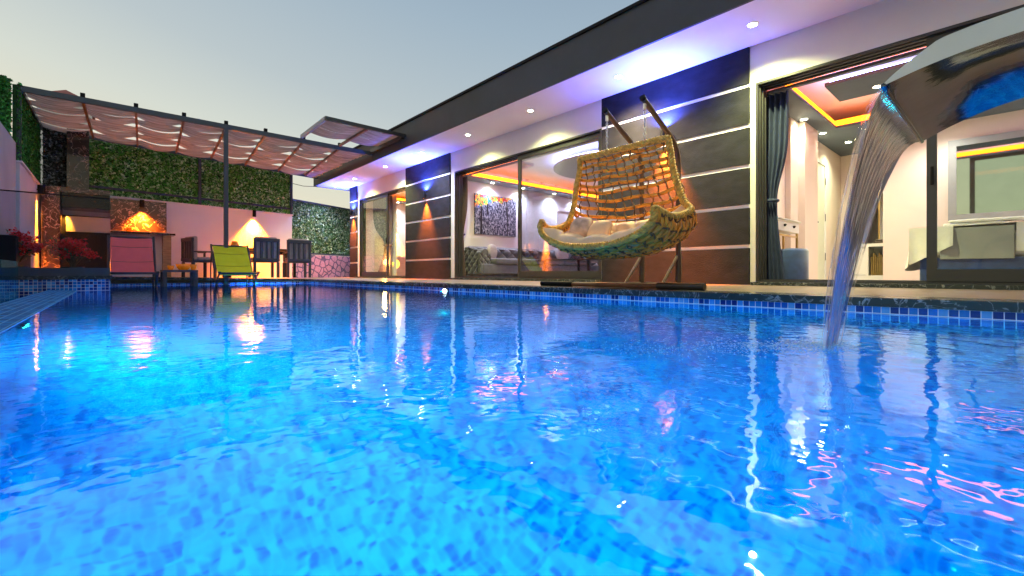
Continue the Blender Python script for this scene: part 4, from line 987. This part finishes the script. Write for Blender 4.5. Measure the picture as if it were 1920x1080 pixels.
# flowers behind glass
def flower(x, y, z0, h, label, n_cl, spread):
    t = thing('flowering_plant', label, 'plant', (x, y, z0), 'red flowering plants behind the glass railing')
    potm = mat('dark_pot', (.02, .02, .022), .4)
    MB().lathe((x, y, z0), [(0, 0), (.09, 0), (.12, .12), (.11, .12), (0, .10)], 20).obj('pot', potm, t, True)
    st_ = MB(); lv = []; pt = []
    for k in range(n_cl):
        a = rng.uniform(0, 2*PI); rr = spread*math.sqrt(rng.uniform(.05, 1)); tip = Vector((x+rr*math.cos(a), y+.6*rr*math.sin(a), z0+h*rng.uniform(.62, 1.0)-rr*.35))
        base = Vector((x, y, z0+.1)); mid = (base+tip)/2+Vector((0, 0, .05))
        st_.tube([base, mid, tip], [.006, .004, .002], 5)
        for _ in range(46): pt.append(tip+Vector(rng.normal(0, .028, 3).tolist()))
        for _ in range(9): lv.append(mid.lerp(tip, rng.uniform(0, 1))+Vector(rng.normal(0, .035, 3).tolist()))
    st_.obj('stem', M['cord'], t)
    MB().leaves(np.array([tuple(p) for p in pt]), .021, (0, -.8, .5), .9).obj('flowers', M['petal'], t)
    MB().leaves(np.array([tuple(p) for p in lv]), .022, (0, -.5, .7), .9).obj('leaves', M['plantleaf'], t)
flower(-.38, 8.5, .103, .50, 'red flowering plant in a pot left of centre behind the glass railing', 22, .20)
flower(-.90, 8.45, .103, .56, 'red flowering plant at the far left edge behind the glass railing', 22, .20)
# dark box added in place of a dark reflection in the railing glass
pb = thing('reflection_box', 'dark low box along the left wall standing in for a reflection in the glass', 'reflection_box', (-.9, 8.9, .1))
MB().rbox((-1.02, 8.15, .104), (-.86, 9.5, .60), .01).obj('box', M['black'], pb)
MB().box((-1.0, 8.17, .601), (-.88, 9.48, .605)).obj('box_top', M['groundm'], pb)
# ------------------------------------------------------------------ furniture of the right bedroom
def curtain(name, label, x, y0, y1, z0, z1, m, tie=None, n=9, amp=.03, group='curtains', pull=.45, side=-1):
    t = thing(name, label, 'curtain', (x, (y0+y1)/2, z1), group)
    def f(u, v):
        z_ = z1+(z0-z1)*v; k = 1.0
        if tie is not None:
            k = 1-pull*math.exp(-((z_-tie)/.42)**2) if z_ > tie else 1-pull*math.exp(-((z_-tie)/.9)**2)
        wy = (y1-y0)*k; yb = y1 if side < 0 else y0
        y = yb+side*wy*u
        return (x+amp*k*math.sin(2*PI*n*u+.4*math.sin(5*v)), y, z_)
    MB().grid(f, n*14, 50).obj('cloth', m, t, True)
    if tie is not None: MB().tube([(x+amp*1.6*math.cos(a), (y1 if side < 0 else y0)+side*((y1-y0)*(1-pull)/2+(y1-y0)*(1-pull)*.55*math.sin(a)), tie) for a in [2*PI*i/20 for i in range(20)]], .02, 6, closed=True).obj('tieback', m, t, True)
    return t
curtain('curtain', 'long navy curtain tied back at the left side of the right bedroom', 5.90, 1.74, 1.98, .03, 2.27, M['navycurtain'], 1.0, 4, .03, pull=.50)
vt = thing('vanity_table', 'white vanity table with two drawers on thin brass legs', 'vanity table', (6.25, 1.85, 0))
MB().rbox((5.95, 1.88, .66), (6.80, 2.08, .80), .006).obj('drawer_case', M['white'], vt)
MB().box((5.94, 1.86, .801), (6.81, 2.085, .815)).obj('top', M['white'], vt)
for a in (5.98, 6.77):
    for b in (1.90, 2.06): MB().box((a-.012, b-.012, .02), (a+.012, b+.012, .66)).obj('leg', M['gold'], vt)
MB().box((5.992, 1.892, .60), (6.758, 1.908, .62)).obj('stretcher', M['gold'], vt)
for a in (6.2, 6.55): MB().cyl((a, 1.878, .73), .015, -.02, 10, 'y').box((a-.03, 1.856, .736), (a+.03, 1.862, .745)).obj('knob', M['black'], vt)
po = MB().lathe((6.22, 1.80, .02), [(0, 0), (.165, 0), (.175, .02), (.175, .38), (.16, .41), (0, .425)], 32); tag(po.obj('pouffe', M['navy'], None, True, loc=(6.22, 1.80, .02)), 'round navy velvet pouffe beside the navy curtain', 'pouffe')
dsr = thing('dresser', 'white glass fronted cabinet in the niche of the right bedroom', 'cabinet', (9.2, 1.55, 0))
MB().box((9.25, 1.34, .02), (9.7, 1.82, .10)).box((9.25, 1.34, .57), (9.7, 1.82, .62)).box((9.25, 1.34, .101), (9.7, 1.37, .569)).box((9.25, 1.57, .101), (9.7, 1.60, .569)).box((9.25, 1.79, .101), (9.7, 1.82, .569)).box((9.66, 1.371, .101), (9.7, 1.789, .569)).box((9.27, 1.601, .11), (9.29, 1.789, .56)).obj('case', M['white'], dsr)
MB().box((9.27, 1.375, .105), (9.276, 1.565, .565)).obj('glass_door', M['glass'], dsr)
bk = MB()
for i in range(7): bk.box((9.34, 1.385+i*.025, .105), (9.46, 1.403+i*.025, .105+.3+.03*(i % 3)))
tag(bk.obj('books', M['gold'], loc=(9.4, 1.45, .1)), 'row of gilt edged books inside the white niche cabinet', 'books')
jb = MB().rbox((9.32, 1.38, .622), (9.5, 1.52, .66), .01).rbox((9.34, 1.40, .661), (9.48, 1.50, .69), .01); tag(jb.obj('box', M['steeltube'], loc=(9.4, 1.45, .62)), 'two small dark boxes stacked on the white niche cabinet', 'box')
mr = thing('wall_mirror', 'tall gold framed mirror above the niche cabinet', 'mirror', (9.98, 1.45, 1.0))
MB().box((9.88, 1.34, .70), (9.90, 1.36, 1.6)).box((9.88, 1.52, .70), (9.90, 1.54, 1.6)).obj('frame', M['gold'], mr); MB().box((9.90, 1.34, .70), (9.905, 1.54, 1.6)).obj('glass', M['mirror'], mr)
bed = thing('bed', 'navy bed with grey side board and white quilt behind the right glass pane', 'bed', (7.3, -.5, 0))
MB().rbox((6.45, -1.6, .04), (8.3, .66, .30), .02).obj('base', M['navy'], bed)
MB().rbox((6.43, -.02, .28), (6.448, .50, .60), .006).obj('side_board', M['bedgrey'], bed)
MB().rbox((6.46, -1.58, .301), (8.28, .62, .56), .06).obj('mattress', M['sheet'], bed, 'auto')
bl = MB()
def quilt(u, v):
    x = 6.42+(8.34-6.42)*u; q = v
    L = q*2.9; y = .70-0; 
    if L < .42: z_ = .20+L-.04*math.sin(9*u)-.0; y = .72+.05*math.sin(14*u)*(1-L/.42)+.03*(1-L/.42)
    else: y = .72-(L-.42); z_ = .605+.02*math.sin(8*u+3*v)
    return (x, y, z_+.006*math.sin(60*u)*math.sin(70*v))
bl.grid(quilt, 70, 80); recalc(bl.obj('quilt', M['sheet'], bed, True))
bl = MB(); bl.grid(lambda u, v: (6.415+.02*math.sin(12*u)*v-.02*v, .74-.0-.34*u, .62-.40*v*(1-.5*u)), 20, 20); bl.obj('blanket_corner', M['sheet'], bed, True)
bl = MB(); bl.grid(lambda u, v: (6.41+.006*math.sin(50*u), -.03-1.4*u, .62-.27*v), 60, 14); bl.obj('blanket_fold', M['sheet'], bed, True)
tr = MB().rbox((6.5, .05, .62), (6.75, .48, .655), .015).rbox((6.48, -.1, .657), (6.72, .44, .685), .014); tag(tr.obj('towel', M['sheet'], None, 'auto', loc=(6.6, .2, .62)), 'folded white towels on the bed behind the right pane', 'towels')
tv = thing('framed_mirror', 'large grey framed mirror on the bedroom wall above the bed', 'mirror', (8.88, -.2, 1.4))
MB().box((8.86, -1.5, .875), (8.897, .605, .96)).box((8.86, -1.5, 1.92), (8.897, .605, 2.01)).box((8.86, .52, .961), (8.897, .605, 1.919)).box((8.86, -1.5, .961), (8.897, -1.42, 1.919)).obj('frame', M['bedgrey'], tv)
MB().box((8.875, -1.42, .96), (8.89, .52, 1.92)).obj('glass', M['mirror'], tv)
# ------------------------------------------------------------------ living room
pt_ = MB().box((0, -.035, 0), (1.30, 0, .95)); pt_ = pt_.obj('canvas_painting', M['painting'], None, loc=(0, 0, 0)); pt_.location = (6.335, 8.397, 1.055)
tag(pt_, 'forest painting in black and white with bright red and orange leaves', 'painting')
sf = thing('sofa', 'charcoal tufted velvet corner sofa in the living room', 'sofa', (7.6, 7.9, 0))
MB().rbox((6.0, 7.62, .12), (10.6, 8.35, .34), .03).rbox((9.7, 5.6, .12), (10.6, 7.619, .34), .03).obj('base', M['sofa'], sf, 'auto')
for i in range(3): MB().rbox((6.32+i*1.12, 7.55, .345), (7.43+i*1.12, 8.12, .47), .05, 3).obj('seat_cushion', M['sofa'], sf, 'auto')
MB().rbox((9.66, 5.7, .345), (10.3, 7.4, .47), .05, 3).obj('seat_cushion', M['sofa'], sf, 'auto')
tuft = MB()
def tuftf(x0, x1, y, z0, z1, axis=0):
    def f(u, v):
        U = u*(x1-x0)/.16; V = v*(z1-z0)/.12
        a = abs(math.sin(PI*(U+V)/2))*abs(math.sin(PI*(U-V)/2)); q = .05*math.sqrt(a)
        ed = min(1, 6*min(v, 1-v)+.1)
        return (x0+(x1-x0)*u, y-q*ed-.06*ed, z0+(z1-z0)*v)
    return f
tuft.grid(tuftf(6.02, 10.6, 8.22, .38, .75), 300, 40); tuft.rbox((6.02, 8.21, .34), (10.6, 8.36, .74), .04); tuft.obj('backrest', M['sofa'], sf, True)
ar = MB().grid(lambda u, v: (5.98-.045*math.sqrt(abs(math.sin(PI*(u*3+v*3)))*abs(math.sin(PI*(u*3-v*3)))), 7.78+.56*u, .12+.53*v), 70, 50)
ar.rbox((5.99, 7.75, .12), (6.30, 8.34, .62), .07); ar.tube([(6.14, 7.73, .58), (6.14, 8.3, .58)], .09, 20)
ar.grid(lambda u, v: (5.99+.3*u, 7.75-.035*math.sqrt(abs(math.sin(PI*(u*2+v*3)))*abs(math.sin(PI*(u*2-v*3)))), .12+.45*v), 50, 50)
ar.obj('armrest', M['sofa'], sf, 'auto')
for loc, rr, rot, lab in (((6.55, 8.0, .62), (.18, .06, .18), (0, .1, .25), 'beige cushion leaning at the left arm of the charcoal sofa'),
                     ((8.85, 7.90, .64), (.24, .07, .23), (-.2, .15, 0), 'grey cushion in the middle of the charcoal sofa back'),
                     ((9.75, 7.55, .64), (.25, .07, .24), (-.2, -.1, -.5), 'pale cushion near the corner of the charcoal sofa'),
                     ((10.05, 7.0, .62), (.22, .07, .22), (-.2, 0, -1.3), 'cushion on the side arm of the charcoal sofa glowing in warm light')):
    ball_pillow('sofa_cushion', loc, (rr[0], rr[1], rr[2]), M['cushion'], lab, 'cushion', (rot[0], rot[1], rot[2]), 'cushions on the charcoal sofa')
ct = thing('coffee_table', 'low black glass topped coffee table before the sofa', 'coffee table', (7.3, 6.4, 0))
MB().rbox((6.95, 5.5, .40), (8.3, 6.9, .43), .006).obj('table_top', M['blackgloss'], ct)
for a in (7.05, 8.2):
    for b in (5.6, 6.8): MB().box((a-.02, b-.02, .02), (a+.02, b+.02, .40)).obj('leg', M['black'], ct)
curtain('curtain', 'dark brown curtain at the left side of the living room door', 5.87, 8.02, 8.30, .03, 2.27, M['browncurtain'], 1.0, 4, .03, pull=.5)
pw = MB().box((8.4, 5.0, .02), (8.8, 5.1, .6)); 
# draped white cover at the right of the sofa
dv = MB().grid(lambda u, v: (8.15+.05*math.sin(20*u)*v+.45*u, 4.75-.12*v+.05*math.cos(17*u)*v, .55-.5*v+.03*math.sin(9*u)), 50, 20)
dvo = dv.rbox((8.18, 4.76, .02), (8.6, 5.1, .545), .03).obj('armchair', M['sheet'], None, True, loc=(8.4, 4.9, 0)); tag(dvo, 'armchair under a white cover at the right end of the living room', 'armchair')
# ------------------------------------------------------------------ far bedroom
curtain('curtain', 'grey curtain tied back behind the glass of the far sliding door', 5.95, 11.75, 12.95, .03, 2.35, M['greycurtain'], .95, 7, .035, pull=.62, side=1)
curtain('curtain', 'sheer white curtain behind the grey curtain of the far door', 6.05, 11.65, 13.1, .03, 2.35, M['sheet'], None, 12, .02)
cdw = thing('chest_of_drawers', 'white chest with three drawers in the far bedroom', 'drawers', (6.8, 13.2, 0))
MB().rbox((6.55, 12.95, .03), (7.12, 13.45, .66), .008).obj('case', M['white'], cdw)
for i in range(4):
    fdr = MB().box((6.56, 12.938, .05+i*.152), (7.11, 12.949, .19+i*.152)).obj('drawer', M['white'], cdw)
    MB().box((6.70, 12.925, .14+i*.152), (6.97, 12.937, .15+i*.152)).obj('handle', M['zinc'], fdr)
rb = MB().rbox((6.68, 13.1, .661), (6.95, 13.3, .69), .008); tag(rb.obj('router', M['black'], loc=(6.8, 13.2, .66)), 'flat black box on the white chest of drawers', 'box')
wall_lamp((6.95, 13.5, 1.72), (0, -1, 0), 'indoor reading lamp with a glowing yellow oval beneath in the far bedroom', 0, 120, (1, .45, .05), spots=(60, 60), out=.07)
ac = thing('armchair', 'magenta velvet wing chair partly behind the middle striped pillar', 'armchair', (7.6, 12.4, 0))
def wing(u, v):
    a = -1+2*u; z_ = .03+1.12*v*(1-.06*a*a)
    return (7.45+.33*a+.03*v, 12.55-.28*abs(a)**3*(1-.3*v)+.10*v, z_)
wg = MB().grid(wing, 30, 20); wg.grid(lambda u, v: tuple(np.array(wing(1-u, v))+np.array((0, .09, 0))), 30, 20); recalc(wg.obj('backrest', M['pink'], ac, True))
MB().rbox((7.14, 12.1, .03), (7.76, 12.65, .42), .05).obj('seat', M['pink'], ac, 'auto')
gl = thing('globe_lamp', 'glowing orange globe lamp on the floor behind the far glass door', 'lamp', (6.2, 12.2, 0))
def glo(u, v):
    th = 2*PI*u; ph = PI*(v-.5); r_ = .13*(1+.10*math.sin(9*th)*math.sin(8*ph)); return (6.15+r_*math.cos(ph)*math.cos(th), 11.95+r_*math.cos(ph)*math.sin(th), .40+r_*math.sin(ph))
MB().grid(glo, 60, 30, True).obj('globe', M['globe'], gl); MB().lathe((6.15, 11.95, .02), [(0, 0), (.08, 0), (.05, .03), (.02, .25), (.02, .27)], 16).obj('stand', M['gold'], gl)
light('POINT', 'glow', (5.85, 11.95, .45), (1, .42, .08), 6, gl, size=.08)
